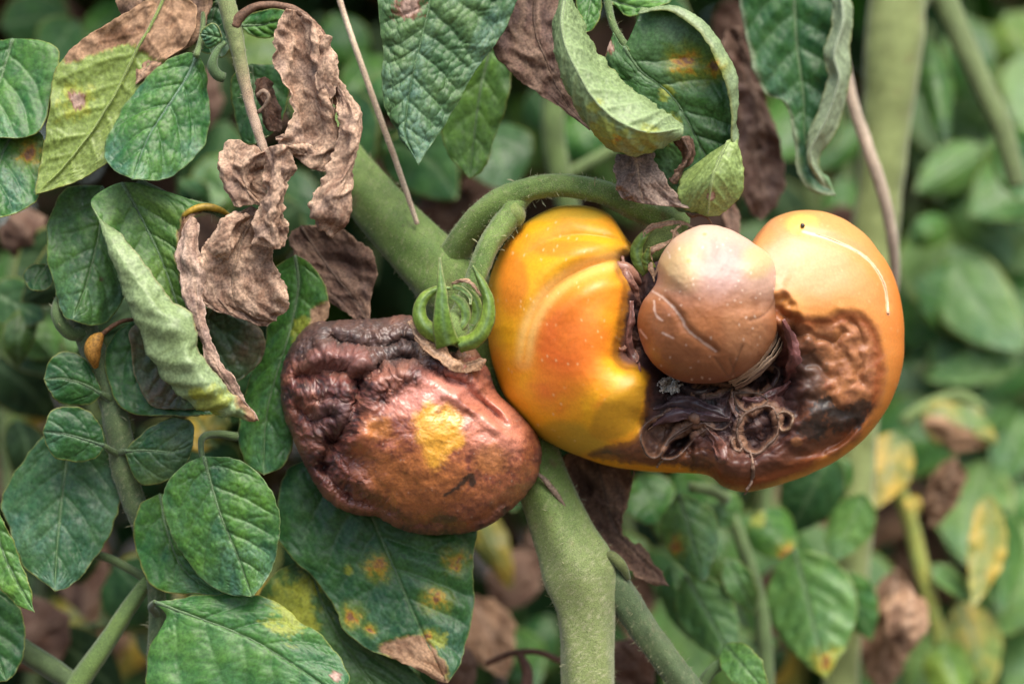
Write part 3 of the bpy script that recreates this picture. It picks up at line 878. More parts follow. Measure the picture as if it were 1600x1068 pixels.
    cc = mix(cc, (0.30, 0.15, 0.11), sstep(1.2, 0.2, e(985, 548, 18, 34) + .5 * n3) * 0.8)
    cc = mix(cc, (0.20, 0.10, 0.075), sstep(1.2, 0.2, e(990, 440, 24, 20)) * 0.7)
    cc = mix(cc, (0.13, 0.04, 0.03), sstep(1.2, 0.3, e(1248, 540, 30, 46)) * 0.7)
    c = mix(c, cc, cv)
    c = mix(c, (0.05, 0.02, 0.018), np.exp(-((sc - 2) / 5) ** 2) * 0.5)
    rough = rough + 0.15 * cv
    # bright yellow flesh below the hollow's left wall
    yl = sdist(X, Y, [(962, 600), (985, 572), (1008, 582), (1010, 612), (1004, 640), (992, 672), (955, 690), (920, 680), (930, 640)])
    c = mix(c, (0.47, 0.24, 0.012), sstep(2, -8, yl) * 0.9)
    for pg, dp, rw in CHAMB:
        q = sdist(X, Y, pg)
        ins = mix((0.085, 0.040, 0.030), (0.035, 0.018, 0.020), np.clip(0.5 + 1.5 * n3, 0, 1))
        if pg is CH_A: ins = mix((0.17, 0.085, 0.05), (0.07, 0.035, 0.025), np.clip(0.5 + 1.5 * n2 + n3, 0, 1))
        if pg is CH_A2: ins = ins * 0.5
        c = mix(c, ins, sstep(0, -4, q))
        c = mix(c, (0.25, 0.135, 0.080), np.exp(-(q / rw) ** 2) * 0.8)
    return np.concatenate([np.clip(c, 0.004, 0.9), np.clip(rough, 0.2, 0.9)[..., None]], -1)
fruit_body("body", big, BIG_O, (1085, 560), 55, big_height, big_colour, M_SKIN, nphi=820, nr=240, detail=big_detail)

# ---- the tan knob bulging out of the split
BULB_O = [(1095, 352), (1135, 356), (1175, 378), (1208, 405), (1217, 440), (1213, 480), (1216, 510), (1205, 540), (1180, 572), (1145, 592), (1105, 599), (1060, 594), (1024, 572), (1004, 540),
          (996, 505), (1004, 472), (1026, 440), (1030, 405), (1054, 372)]
CRK = [[(1020, 455), (1040, 468), (1062, 492), (1072, 512), (1096, 532), (1118, 548)], [(1022, 470), (1024, 490), (1034, 500)], [(1000, 515), (1010, 528)], [(1036, 520), (1052, 528)],
       [(1172, 500), (1192, 492), (1208, 472), (1214, 440)], [(1140, 560), (1146, 578), (1150, 590)], [(1118, 560), (1140, 590)], [(1160, 540), (1142, 586)]]
def bulb_height(X, Y, prof, rimd):
    z = 112 * prof ** 0.9
    lr = sstep(0, 20, rimd)
    d, _ = poly_dist(X, Y, smooth_curve(CRK[0], 24), False)
    below = (Y - np.interp(X, [p[0] for p in CRK[0]], [p[1] for p in CRK[0]]))
    z = z - 5 * np.exp(-(d / 6) ** 2) * lr + 4.0 * sstep(-14, 14, -below) * sstep(1150, 1060, X) * lr
    z = z - 10 * np.exp(-((X - 1108) / 16) ** 2) * sstep(440, 380, Y) * lr
    z = z + 8 * np.exp(-(((X - 1175) / 26) ** 2 + ((Y - 410) / 26) ** 2)) * lr + 8 * np.exp(-(((X - 1065) / 28) ** 2 + ((Y - 415) / 34) ** 2)) * lr
    for k in CRK[4:]:
        d, _ = poly_dist(X, Y, smooth_curve(k, 12), False)
        z = z - 2.6 * np.exp(-(d / 3.0) ** 2) * lr
    return z
def bulb_detail(X, Y, P3):
    return 1.8 * fbm(p3(X, Y), 30, 3, 301) + 0.5 * fbm(p3(X, Y), 6, 3, 302) + 0.8 * sstep(1130, 1190, X) * sstep(470, 520, Y) * fbm(p3(X * 2, Y), 14, 2, 303)
def bulb_colour(X, Y, P3):
    n1, n2, n3 = fbm(p3(X, Y), 60, 3, 311), fbm(p3(X, Y), 20, 4, 312), fbm(p3(X, Y), 6, 3, 313)
    cream, pink, lil, br, brd = (0.46, 0.315, 0.16), (0.45, 0.285, 0.21), (0.30, 0.185, 0.16), (0.31, 0.120, 0.046), (0.20, 0.072, 0.028)
    e = lambda cx, cy, rx, ry: ((X - cx) / rx) ** 2 + ((Y - cy) / ry) ** 2 + 0.8 * n1 + 0.3 * n2
    c = mix(br, brd, np.clip(0.4 + 1.0 * n1 + 0.8 * n2, 0, 1))
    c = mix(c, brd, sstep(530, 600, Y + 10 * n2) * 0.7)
    c = mix(c, (0.38, 0.18, 0.085), sstep(1.3, .2, e(1165, 510, 40, 60)) * 0.6)
    tp = sstep(488, 425, Y + 26 * n1 + 12 * n2 - 0.10 * (X - 1100))
    up = mix(pink, cream, sstep(1.3, 0.2, e(1068, 410, 48, 52)))
    up = mix(up, cream, sstep(1.2, 0.2, e(1180, 412, 34, 30)))
    up = mix(up, lil, sstep(1.4, 0.1, e(1126, 425, 46, 66)) * 0.85)
    up = mix(up, (0.52, 0.34, 0.25), sstep(395, 360, Y) * 0.6)
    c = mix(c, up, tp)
    for k in CRK[:4]:
        d, _ = poly_dist(X, Y, smooth_curve(k, 16), False)
        c = mix(c, (0.62, 0.45, 0.36), sstep(2.6, 0.6, d + 1.8 * n3 + 1.2 * n2) * 0.75)
    for k in CRK[4:]:
        d, _ = poly_dist(X, Y, smooth_curve(k, 12), False)
        c = mix(c, (0.13, 0.055, 0.025), sstep(2.6, 0.5, d) * 0.6)
    f1, _ = worley(X / 19 + 0.4 * n1, Y / 22 + 0.4 * n2, 331)
    c = mix(c, (0.66, 0.52, 0.42), sstep(0.10, 0.04, f1) * sstep(-0.05, 0.2, n1 + 0.3 * n2) * 0.75)
    for sx, sy, r in ((1077, 408, 6), (1101, 366, 4)):
        c = mix(c, (0.50, 0.24, 0.06), sstep(r, r * 0.3, np.hypot((X - sx) * .8, (Y - sy) * 1.2)) * 0.8)
    return np.concatenate([np.clip(c, 0.004, 0.9), (0.42 + 0.06 * n2)[..., None]], -1)
fruit_body("swollen_lobe", big, BULB_O, (1106, 480), -62, bulb_height, bulb_colour, M_SKIN, nphi=420, nr=150, back=0.9, detail=bulb_detail)
# papery layers of peel at the knob's lower right
for k, (off, cc_) in enumerate((((0, 0, 0), (0.20, 0.105, 0.055)), ((5, 3, 10), (0.36, 0.24, 0.15)), ((9, 8, 20), (0.11, 0.055, 0.035)), ((13, 5, 30), (0.24, 0.11, 0.055)))):
    a = np.array([(1212, 476, -40), (1217, 505, -60), (1208, 535, -76), (1188, 560, -82), (1165, 580, -78), (1138, 596, -62)], float) + np.array(off)
    b = a + np.array([(2, 0, 22), (4, 2, 26), (3, 4, 26), (2, 4, 26), (1, 4, 24), (0, 4, 20)], float)
    V, F, C, _, _ = leaf_blade([a, (a + b) / 2 + (2, 2, 0), b], [-1, 0, 1], sty('dead', c0=cc_, c1=tuple(np.array(cc_) * .6), crumple=2.0, wave=2, bulge=0, groove=0, tert=0, edge=(0.40, 0.27, 0.17)), (60, 10), 1.5)
    link("peel", to_world(V), F, M_ROT, big, C)

# ---- strands and flaps of collapsed tissue in the hollow
def tissue(pts, w, col, seed):
    q = np.array([(x, y, zsurf(x, y) - 3 - l) for x, y, l in pts], float)
    T = np.gradient(q[:, :2], axis=0); T /= np.linalg.norm(T, axis=1, keepdims=True) + 1e-9
    nx = np.concatenate([np.stack([-T[:, 1], T[:, 0]], 1), np.zeros((len(q), 1))], 1)
    wi = (w * np.sin(np.linspace(0.35, 2.8, len(q))))[:, None]
    V, F, C, _, _ = leaf_blade([q + nx * wi + (0, 0, 8), q, q - nx * wi + (0, 0, 4)], [-1, 0, 1],
                               sty('dead', c0=col, c1=tuple(np.array(col) * .5), edge=tuple(np.array(col) * 1.8 + 0.03), crumple=3.5, wave=3, groove=0, tert=0.1, vein=tuple(np.array(col) * 1.4), rough=0.42), (60, 18), 2.0)
    link("tissue_flap", to_world(V), F, M_ROT, big, C)

# ---- thin standing walls of the seed chambers
def rim(pts, z, r=1.6, col=(0.30, 0.175, 0.11), closed=True):
    q = smooth_curve(np.array([(x, y, z) for x, y in pts], float), 60, closed=closed)
    if closed: q = np.concatenate([q, q[:1]])
    q[:, 2] += 3 * fbm(q, 25, 2, 5)
    tube("chamber_rim", q, np.full(len(q), r) * (1 + 0.35 * fbm(q, 9, 2, 8)), col, M_ROT, big, seg=8, lump=0.25, resample=False, cvar=0.4, rough=0.6)
def zsurf(x, y):
    i = np.argmin((BV[:, 0] - x) ** 2 + (BV[:, 1] - y) ** 2)
    return BV[i, 2]
# ---- read the body's own relief back so that the small parts sit on it
_me = bpy.data.objects["body"].data
_b = np.empty(len(_me.vertices) * 3); _me.vertices.foreach_get("co", _b)
_b = _b.reshape(-1, 3) + ORIGIN["body"]
_k = (D0 + _b[:, 1]) / D0
BV = np.stack([_b[:, 0] / (S * _k) + 800, 534 - (_b[:, 2] - ZC) / (S * _k), _b[:, 1] / S], 1)[:820 * 239 + 1]
def rim_on(pts, r, col, closed=True, name="chamber_rim", lift=1.0):
    q = smooth_curve(np.array(pts, float), 70, closed=closed)
    if closed: q = np.concatenate([q, q[:1]])
    z = np.array([zsurf(x, y) for x, y in q])
    zs = np.minimum(z, np.median(z) + 8)
    kk = np.ones(9) / 9
    zp = np.concatenate([zs[-5:-1], zs, zs[1:5]]) if closed else np.concatenate([np.full(4, zs[0]), zs, np.full(4, zs[-1])])
    zs = np.convolve(zp, kk, 'valid')
    q = np.concatenate([q, (zs - lift)[:, None]], 1)
    q[:, :2] += 1.3 * np.stack([fbm(q, 13, 2, 14), fbm(q, 13, 2, 15)], -1)
    if closed: q[-1] = q[0]
    rr = r * np.clip(1 + 0.9 * fbm(q, 12, 3, 8), 0.4, 2)
    tube(name, q, rr, col, M_ROT, big, seg=8, lump=0.5, resample=False, cvar=0.8, rough=0.6, c2=tuple(np.array(col) * 0.35))
for pg, r, cc_ in ((CH_A, 1.5, (0.17, 0.10, 0.065)), (CH_A2, 1.5, (0.15, 0.085, 0.06)), (CH_B, 2.4, (0.22, 0.125, 0.08)), (CH_B2, 2.2, (0.25, 0.15, 0.09)), (CH_B3, 2.4, (0.24, 0.14, 0.09)),
                   (CH_C, 1.2, (0.15, 0.085, 0.055)), (CH_D, 1.2, (0.13, 0.08, 0.05)), (CH_E, 1.2, (0.20, 0.12, 0.08))):
    rim_on(pg, r, cc_)
rim_on([(1172, 704), (1176, 722), (1176, 742), (1172, 758), (1166, 766)], 2.6, (0.27, 0.155, 0.10), False, "dry_fibre", 1.5)
rim_on([(1143, 612), (1146, 640), (1158, 650)], 1.6, (0.24, 0.14, 0.09), False, "dry_fibre", 1)
rim_on([(1096, 655), (1112, 668), (1130, 670), (1142, 658)], 1.4, (0.17, 0.10, 0.07), False, "dry_fibre", 1)
rim_on([(1040, 715), (1032, 722), (1026, 730)], 2.0, (0.22, 0.13, 0.08), False, "dry_fibre", 2)
tube("dry_fibre", [(1172, 756, 40), (1170, 764, 38), (1163, 772, 36)], [2.4, 2.2, 1.0], (0.24, 0.13, 0.09), M_ROT, big, seg=8, lump=0.2)
tube("dry_fibre", [(989, 731, 58), (991, 738, 54), (988, 748, 55)], [1.2, 1.2, 0.6], (0.12, 0.06, 0.03), M_ROT, big, seg=6, lump=0.2)
# shrivelled stub in the cleft and fibrous tissue
tube("stub", [(962, 412, zsurf(970, 416) - 2), (974, 418, zsurf(974, 418) - 6), (988, 430, zsurf(988, 430) - 8), (1000, 442, zsurf(1000, 442) - 3)], [5, 10, 10, 4], (0.36, 0.19, 0.14), M_ROT, big, seg=20, lump=0.2, c2=(0.24, 0.11, 0.07), seed=41, rough=0.4)
for k, (pts, w, col) in enumerate((
        ([(1012, 672, 2), (1040, 652, 8), (1075, 646, 12), (1110, 650, 8), (1140, 654, 3)], 9, (0.060, 0.028, 0.032)),
        ([(1020, 640, 0), (1060, 628, 5), (1100, 636, 8), (1138, 652, 4)], 10, (0.035, 0.018, 0.020)),
        ([(1144, 606, 2), (1140, 630, 8), (1150, 652, 4)], 6, (0.10, 0.05, 0.035)),
        ([(1222, 500, 2), (1236, 530, 8), (1240, 565, 8), (1226, 600, 2)], 11, (0.11, 0.035, 0.030)),
        ([(1216, 540, 0), (1218, 575, 6), (1208, 604, 3)], 7, (0.045, 0.022, 0.022)),
        ([(1160, 622, 0), (1185, 626, 6), (1214, 616, 5), (1236, 596, 0)], 9, (0.12, 0.045, 0.040)),
        ([(985, 470, 2), (984, 500, 6), (980, 530, 6), (988, 560, 4), (1000, 580, 0)], 9, (0.16, 0.07, 0.055)),
        ([(968, 545, 4), (984, 552, 10), (996, 566, 6)], 11, (0.42, 0.22, 0.16)),
        ([(972, 400, 0), (978, 430, 4), (990, 452, 4), (996, 478, 0)], 9, (0.20, 0.10, 0.075)),
        ([(1100, 664, 2), (1120, 690, 6), (1130, 716, 4), (1122, 740, 0)], 9, (0.10, 0.035, 0.022)),
        ([(1060, 606, 0), (1090, 612, 5), (1125, 608, 3)], 7, (0.03, 0.018, 0.018)))):
    tissue(pts, w, col, k)
# ---- white mould
def mould():
    r = np.random.default_rng(3)
    allV, allF, allC = [], [], []
    ico = bpy.data.meshes.new("t")
    import bmesh
    bm = bmesh.new(); bmesh.ops.create_icosphere(bm, subdivisions=1, radius=1); 
    iv = np.array([v.co[:] for v in bm.verts]); ifc = np.array([[v.index for v in f.verts] for f in bm.faces]); bm.free()
    bpy.data.meshes.remove(ico)
    k = 0
    for i in range(260):
        x, y = 1047 + r.normal(0, 9), 602 + r.normal(0, 6.5)
        if ((x - 1047) / 21) ** 2 + ((y - 602) / 14) ** 2 > 1: continue
        z = zsurf(x, y) - r.uniform(6, 14)
        allV.append(iv * r.uniform(1.2, 2.8) + (x, y, z)); allF.append(ifc + k); k += len(iv)
        allC.append(np.tile(np.array([0.82, 0.80, 0.75]) * r.uniform(0.7, 1.1), (len(iv), 1)))
    link("mould_patch", to_world(np.concatenate(allV)), np.concatenate(allF), M_HAIR, big, np.concatenate(allC))
mould()
tube("speck", [(1252, 350, zsurf(1254, 352) - 3), (1254, 352, zsurf(1254, 352) - 4), (1256, 354, zsurf(1254, 352) - 3)], [2.0, 3.6, 2.2], (0.03, 0.025, 0.02), M_ROT, big, seg=10, lump=0.2, rough=0.4)
tube("sap_drip", [(1355, 403, zsurf(1355, 403) - .5), (1372, 425, zsurf(1372, 425) - .6), (1383, 448, zsurf(1383, 448) - .8), (1387, 470, zsurf(1387, 470) - 1), (1387, 490, zsurf(1387, 490) - 1)], [0.5, 0.8, 1.0, 1.5, 3.2],
     (0.60, 0.38, 0.22), M_SKIN, big, seg=10, lump=0.15, rough=0.22)
tube("sap_drip", [(1275, 365, zsurf(1275, 365) - .4), (1305, 376, zsurf(1305, 376) - .5), (1340, 394, zsurf(1340, 394) - .6)], [0.4, 0.8, 0.4],
     (0.60, 0.38, 0.22), M_SKIN, big, seg=10, lump=0.15, rough=0.25)
# ---- its calyx, half hidden behind the knob
cal = link("calyx", *(lambda V, F: (to_world(V), F))(*(lambda q: (q[0].reshape(-1, 3), grid_faces(len(q[0]), 24, wrap=True)))(tube_mesh([(1062, 352, 40), (1040, 368, 40), (1020, 388, 36), (1006, 404, 40)], [16, 26, 26, 12], 24, 0.2, seed=51))),
           M_STEM, big, np.tile([0.14, 0.19, 0.045, 0.6], (len(tube_mesh([(1062, 352, 40), (1040, 368, 40), (1020, 388, 36), (1006, 404, 40)], [16, 26, 26, 12], 24, 0.2, seed=51)[0]) * 24, 1)))
S_GRN = sty('light', ripple=1, jag=1.5, c0=(0.10, 0.18, 0.03), c1=(0.17, 0.23, 0.04), under=(0.16, 0.22, 0.05), quilt=0, bulge=1, groove=1, dust=0.15, tert=0, wave=2, edge=(0.22, 0.2, 0.06), veins=3)
S_BRN = sty('dead', crumple=2.5, quilt=0, bulge=0, wave=1.5, groove=0.5, tert=0, c0=(0.22, 0.12, 0.06), c1=(0.12, 0.06, 0.03))
def sepal(parent, path, w, style, n=(46, 12), thick=1.6, tilt=(0, 0, 0), cup=0.3):
    p = smooth_curve(np.array(path, float), 24)
    T = np.gradient(p[:, :2], axis=0); T /= np.linalg.norm(T, axis=1, keepdims=True) + 1e-9
    nx = np.stack([-T[:, 1], T[:, 0]], 1)
    wi = np.interp(np.linspace(0, 1, 24), np.linspace(0, 1, len(w)), w)[:, None]
    A = np.concatenate([p[:, :2] + nx * wi, p[:, 2:] + wi * cup], 1) + np.array(tilt)
    B = np.concatenate([p[:, :2] - nx * wi, p[:, 2:] + wi * cup], 1) - np.array(tilt)
    V, F, C, _, s = leaf_blade([A, p, B], [-1, 0, 1], style, n, thick)
    return link("sepal", to_world(V), F, M_DEAD if s['crumple'] > 0 else M_LEAF, parent, C)
sepal(cal, [(1012, 425, 2), (998, 408, 0), (995, 388, -2), (1006, 368, -4), (1024, 354, -4)], [10, 11, 10, 7, 2], S_GRN)
sepal(cal, [(1016, 420, -6), (1010, 405, -16), (1014, 385, -22)], [9, 8, 2], S_GRN)
for pth in ([(1002, 380, 2), (1012, 360, -6), (1035, 350, -8), (1060, 348, -6), (1085, 356, -8)], [(1012, 402, -6), (1020, 390, -12), (1042, 380, -12), (1056, 372, -10)],
            [(1022, 432, -8), (1034, 408, -16), (1050, 384, -18), (1054, 362, -18), (1064, 352, -14)], [(1015, 398, -10), (1018, 420, -12), (1022, 440, -14)], [(1048, 360, -14), (1058, 368, -16), (1056, 384, -18)]):
    sepal(cal, pth, [2, 4.5, 4.5, 3, 1], S_BRN, (40, 8), 2.0)
tube("tendril", [(1072, 330, 20), (1080, 338, 8), (1092, 336, 2), (1105, 340, 0), (1114, 352, -2)], [3, 2.4, 2, 1.8, 0.8], (0.28, 0.15, 0.08), M_DEAD, big, seg=8, lump=0.2)

# ================================================================== THE SMALL TOMATO
small = thing("tomato_fruit", "smaller shrivelled brown tomato with a yellow patch hanging below a green calyx", "tomato", (690, 830, 40))
SM_O = [(440, 596), (444, 566), (462, 532), (490, 506), (530, 502), (580, 499), (630, 494), (668, 504), (705, 528), (742, 548), (762, 580), (776, 612), (806, 640), (834, 672), (845, 708), (838, 745), (816, 778), (784, 806), (745, 827), (700, 834),
        (650, 831), (612, 818), (590, 806), (548, 800), (512, 778), (486, 742), (462, 690), (444, 645)]
def sm_height(X, Y, prof, rimd):
    n = fbm(p3(X, Y), 40, 3, 401)
    lr = sstep(0, 30, rimd)
    z = 128 * prof ** 0.85
    # belly stands proud of the collapsed upper left
    dB = ((X - 690) / 150) ** 2 + ((Y - 690) / 128) ** 2 + 0.35 * n
    z = z + 26 * np.clip(1 - dB, 0, 1) ** 0.8 * lr - 14 * lr * sstep(0.9, 1.15, dB)
    # folds
    for pg, dp, wd in (([(470, 590), (520, 580), (560, 600), (548, 660), (520, 690), (505, 730)], 20, 12), ([(560, 600), (590, 570), (640, 562), (700, 590), (740, 615), (775, 650)], 18, 10),
                       ([(500, 730), (540, 770), (600, 800)], 18, 12), ([(520, 530), (580, 545), (640, 535), (700, 560)], 16, 9), ([(470, 640), (500, 660), (520, 650)], 14, 9),
                       ([(730, 620), (765, 640), (790, 665)], 12, 7)):
        d, _ = poly_dist(X + 9 * n, Y + 9 * n, smooth_curve(pg, 24), False)
        z = z - dp * np.exp(-(d / wd) ** 2) * lr + dp * 0.45 * np.exp(-((d - 2 * wd) / wd) ** 2) * lr
    for cx, cy, rx, ry, h in ((522, 690, 18, 18, -26), (548, 715, 24, 20, -22), (470, 610, 20, 16, 14), (505, 560, 26, 14, 12), (555, 680, 26, 30, 14), (620, 590, 40, 16, 14), (800, 690, 30, 40, 6), (735, 752, 14, 12, -7)):
        z = z + h * np.exp(-(((X - cx) / rx) ** 2 + ((Y - cy) / ry) ** 2)) * lr
    return z
def sm_mask(X, Y):
    n = fbm(p3(X, Y), 40, 3, 401)
    dB = ((X - 702) / 150) ** 2 + ((Y - 705) / 120) ** 2 + 0.45 * n
    return sstep(0.75, 1.1, dB)
def sm_rel(X, Y):
    q = p3(X, Y)
    q = q + 14 * np.stack([fbm(q, 45, 2, 451), fbm(q, 45, 2, 452), X * 0], -1)
    return q, fbm(q, 58, 3, 411, 0.45, True), fbm(q * np.array([1, .7, 1]), 20, 3, 412, 0.5, True)
def sm_detail(X, Y, P3):
    m = sm_mask(X, Y)
    q, r1, r2 = sm_rel(X, Y)
    f = fbm(p3(X, Y), 11, 4, 454, 0.6)
    sc = fbm(q, 15, 4, 455, 0.6, True)
    return m * (4.5 * np.clip(r1, -1, 1) + 3.0 * r2 + 5 * fbm(q, 34, 2, 453) + 7.0 * f + 3.5 * sc) + (1 - m) * (3.4 * fbm(q, 46, 2, 413) + 1.8 * np.clip(r1, 0, 1) + 0.6 * r2 + 0.8 * f) + 0.7 * fbm(p3(X, Y), 4, 3, 415)
def sm_colour(X, Y, P3):
    n1, n2, n3 = fbm(p3(X, Y), 80, 3, 421), fbm(p3(X, Y), 26, 4, 422), fbm(p3(X, Y), 7, 3, 423)
    m = sm_mask(X, Y)
    q, r, r2 = sm_rel(X, Y)
    e = lambda cx, cy, rx, ry: ((X - cx) / rx) ** 2 + ((Y - cy) / ry) ** 2 + 0.8 * n2 + 0.4 * n3
    b = mix((0.36, 0.120, 0.050), (0.15, 0.042, 0.026), np.clip(0.42 + 0.8 * n1 + 1.2 * n2 + 1.1 * n3, 0, 1))
    b = mix(b, (0.42, 0.15, 0.03), sstep(1.4, 0.0, e(640, 760, 110, 60)) * 0.5)
    b = mix(b, (0.46, 0.19, 0.145), sstep(1.4, 0.0, e(660, 606, 115, 46)) * 0.8)  # pinkish bloom painted where the belly catches highlights
    b = mix(b, (0.48, 0.19, 0.13), sstep(1.4, 0.0, e(775, 672, 50, 60)) * 0.75)
    b = mix(b, (0.42, 0.18, 0.03), sstep(1.4, 0.1, e(592, 668, 26, 22)) * 0.4)
    yp = sdist(X + 16 * n2, Y + 16 * n2 + 7 * n3, [(648, 644), (690, 630), (714, 642), (722, 668), (718, 695), (700, 710), (685, 735), (664, 722), (655, 690)])
    b = mix(b, (0.58, 0.29, 0.034), sstep(8, -10, yp + 2 * n3) * 0.9)
    b = mix(b, (0.42, 0.17, 0.035), sstep(1.4, 0.1, e(768, 718, 34, 24)) * 0.5)
    b = mix(b, (0.10, 0.034, 0.018), sstep(0.12, 0.5, fbm(q, 20, 4, 431)) * 0.6)
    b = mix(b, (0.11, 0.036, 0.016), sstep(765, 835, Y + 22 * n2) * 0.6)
    bl = np.minimum(poly_dist(X, Y, [(696, 772), (715, 760), (732, 742)], False)[0] - 2.5 * sstep(690, 735, X), np.hypot((X - 737) / 1.0, (Y - 750) / 1.5) - 5)
    b = mix(b, (0.022, 0.018, 0.014), sstep(4, 0, bl + 5 * n3 + 2 * n2) * 0.9)
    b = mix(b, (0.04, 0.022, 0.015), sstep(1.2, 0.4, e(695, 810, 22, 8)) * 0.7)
    d = mix((0.15, 0.042, 0.032), (0.022, 0.012, 0.013), np.clip(0.68 + 1.1 * n2 + 1.0 * n3 - 0.5 * r, 0, 1))
    d = mix(d, (0.26, 0.105, 0.062), sstep(0.35, 0.85, r) * 0.5 + sstep(0.5, 0.9, r2) * 0.25)
    d = mix(d, (0.022, 0.012, 0.012), sstep(0.05, -0.5, r2) * 0.75)  # crevice shade painted into the crust colour
    d = mix(d, (0.050, 0.034, 0.028), sstep(1.3, 0.3, e(590, 535, 180, 48)) * 0.8)
    d = mix(d, (0.036, 0.018, 0.020), sstep(1.3, 0.3, e(520, 660, 36, 40)) * 0.7)
    d = mix(d, (0.31, 0.18, 0.105), sstep(1.2, 0.2, e(700, 545, 50, 24)) * 0.85)
    d = mix(d, (0.20, 0.055, 0.030), sstep(1.2, 0.2, e(560, 710, 36, 50)) * 0.6)
    d = mix(d, (0.20, 0.075, 0.060), sstep(1.2, 0.2, e(530, 560, 50, 22)) * 0.6)
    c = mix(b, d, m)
    f1, _ = worley(X / 15 + n1, Y / 15 + n2, 441)
    c = mix(c, (0.46, 0.32, 0.24), sstep(0.10, 0.04, f1) * sstep(0, .2, n2) * 0.6)
    rough = 0.34 + 0.20 * m + 0.2 * n3 + 0.12 * n2
    return np.concatenate([np.clip(c, 0.004, 0.9), np.clip(rough, .18, .9)[..., None]], -1)
fruit_body("body", small, SM_O, (650, 670), 35, sm_height, sm_colour, M_ROT, nphi=640, nr=200, detail=sm_detail)
# dry collar under the calyx
V, F, C, _, _ = leaf_blade([[(648, 494, -48), (662, 516, -66), (690, 540, -76), (720, 556, -70), (752, 560, -50)], [(636, 503, -50), (655, 528, -74), (690, 554, -88), (722, 566, -80), (760, 562, -52)],
                            [(640, 512, -52), (660, 544, -80), (694, 570, -94), (728, 580, -86), (752, 578, -64)]], [-1, 0, 1],
                           sty('dead', c0=(0.36, 0.21, 0.115), c1=(0.20, 0.10, 0.05), crumple=5, quilt=0, groove=0, wave=2), (70, 20), 3)
link("dry_collar", to_world(V), F, M_DEAD, small, C)
hub, hd, hp, hr = tube_mesh([(716, 490, -30), (708, 508, -44), (702, 526, -56), (698, 542, -62)], [12, 25, 31, 20], 32, 0.1, seed=61)
calS = link("calyx", to_world(hub.reshape(-1, 3)), grid_faces(len(hub), 32, wrap=True), M_STEM, small, np.tile([0.10, 0.155, 0.035, 0.6], (hub.shape[0] * 32, 1)))
hair_tuft(calS, hub, hd, 700, 5, seed=62)
S_CAL = sty('light', ripple=1, jag=1.5, c0=(0.10, 0.19, 0.028), c1=(0.17, 0.25, 0.035), under=(0.12, 0.19, 0.04), quilt=0, bulge=1, groove=0.8, dust=0.25, tert=0, wave=2, edge=(0.25, 0.24, 0.12), veins=3)
def sepalS(parent, path, w, style, n=(46, 12), **k):
    return sepal(parent, path, [q * 0.8 for q in w], style, n, thick=1.3, **k)
sepalS(calS, [(700, 540, -92), (693, 515, -104), (690, 480, -108), (690, 450, -104), (688, 425, -98), (687, 402, -92)], [24, 21, 16, 11, 6, 2], S_CAL)
sepalS(calS, [(716, 540, -88), (745, 528, -94), (761, 500, -92), (763, 470, -86), (753, 442, -80), (738, 415, -76)], [15, 16, 15, 12, 8, 2], S_CAL, cup=0.9)
sepalS(calS, [(690, 528, -84), (664, 510, -86), (655, 488, -82), (662, 466, -76), (682, 452, -68), (704, 450, -60)], [14, 16, 14, 11, 8, 3], S_CAL, cup=0.9)
sepalS(calS, [(708, 448, -64), (722, 452, -72), (734, 464, -80), (735, 476, -86)], [5, 5.5, 4.5, 2], S_CAL, (30, 10))
sepalS(calS, [(706, 462, -60), (722, 474, -70), (728, 494, -74), (720, 512, -76), (712, 518, -70)], [6, 10, 10, 8, 4], S_CAL, (30, 12))
sepalS(calS, [(728, 520, -50), (745, 496, -46), (742, 468, -44), (722, 446, -42)], [10, 12, 10, 4], S_CAL, (30, 12))
sepalS(calS, [(706, 444, -40), (722, 438, -44), (740, 446, -52), (752, 462, -56)], [3, 4, 3.5, 1.5], S_BRN, (30, 8))
# ================================================================== LEAVES IN FOCUS
def leaf_thing(label, left, mid, right, d0, style, g=(0, 0), cup=0.0, n=(90, 64), name="tomato_leaf", cat="leaf", petiole=None, pr=(5, 4), group=None, pcol=(0.10, 0.15, 0.05), lift=26):
    rails, us = outline_rails(left, mid, right, d0, g, cup, None, lift)
    t = thing(name, label, cat, rails[1][0], group)
    add_leaf(t, rails, us, style, n)
    if petiole is not None:
        tube("petiole", petiole, np.linspace(pr[0], pr[1], len(petiole)), pcol, M_STEM, t, seg=14, lump=0.08, hairs=160, hair_len=5)
    return t
def rolled_thing(label, rails, us, style, n=(100, 80), name="tomato_leaf", cat="leaf", flip=False, group=None):
    t = thing(name, label, cat, rails[len(rails) // 2][0], group)
    add_leaf(t, rails, us, style, n, flip=flip)
    return t

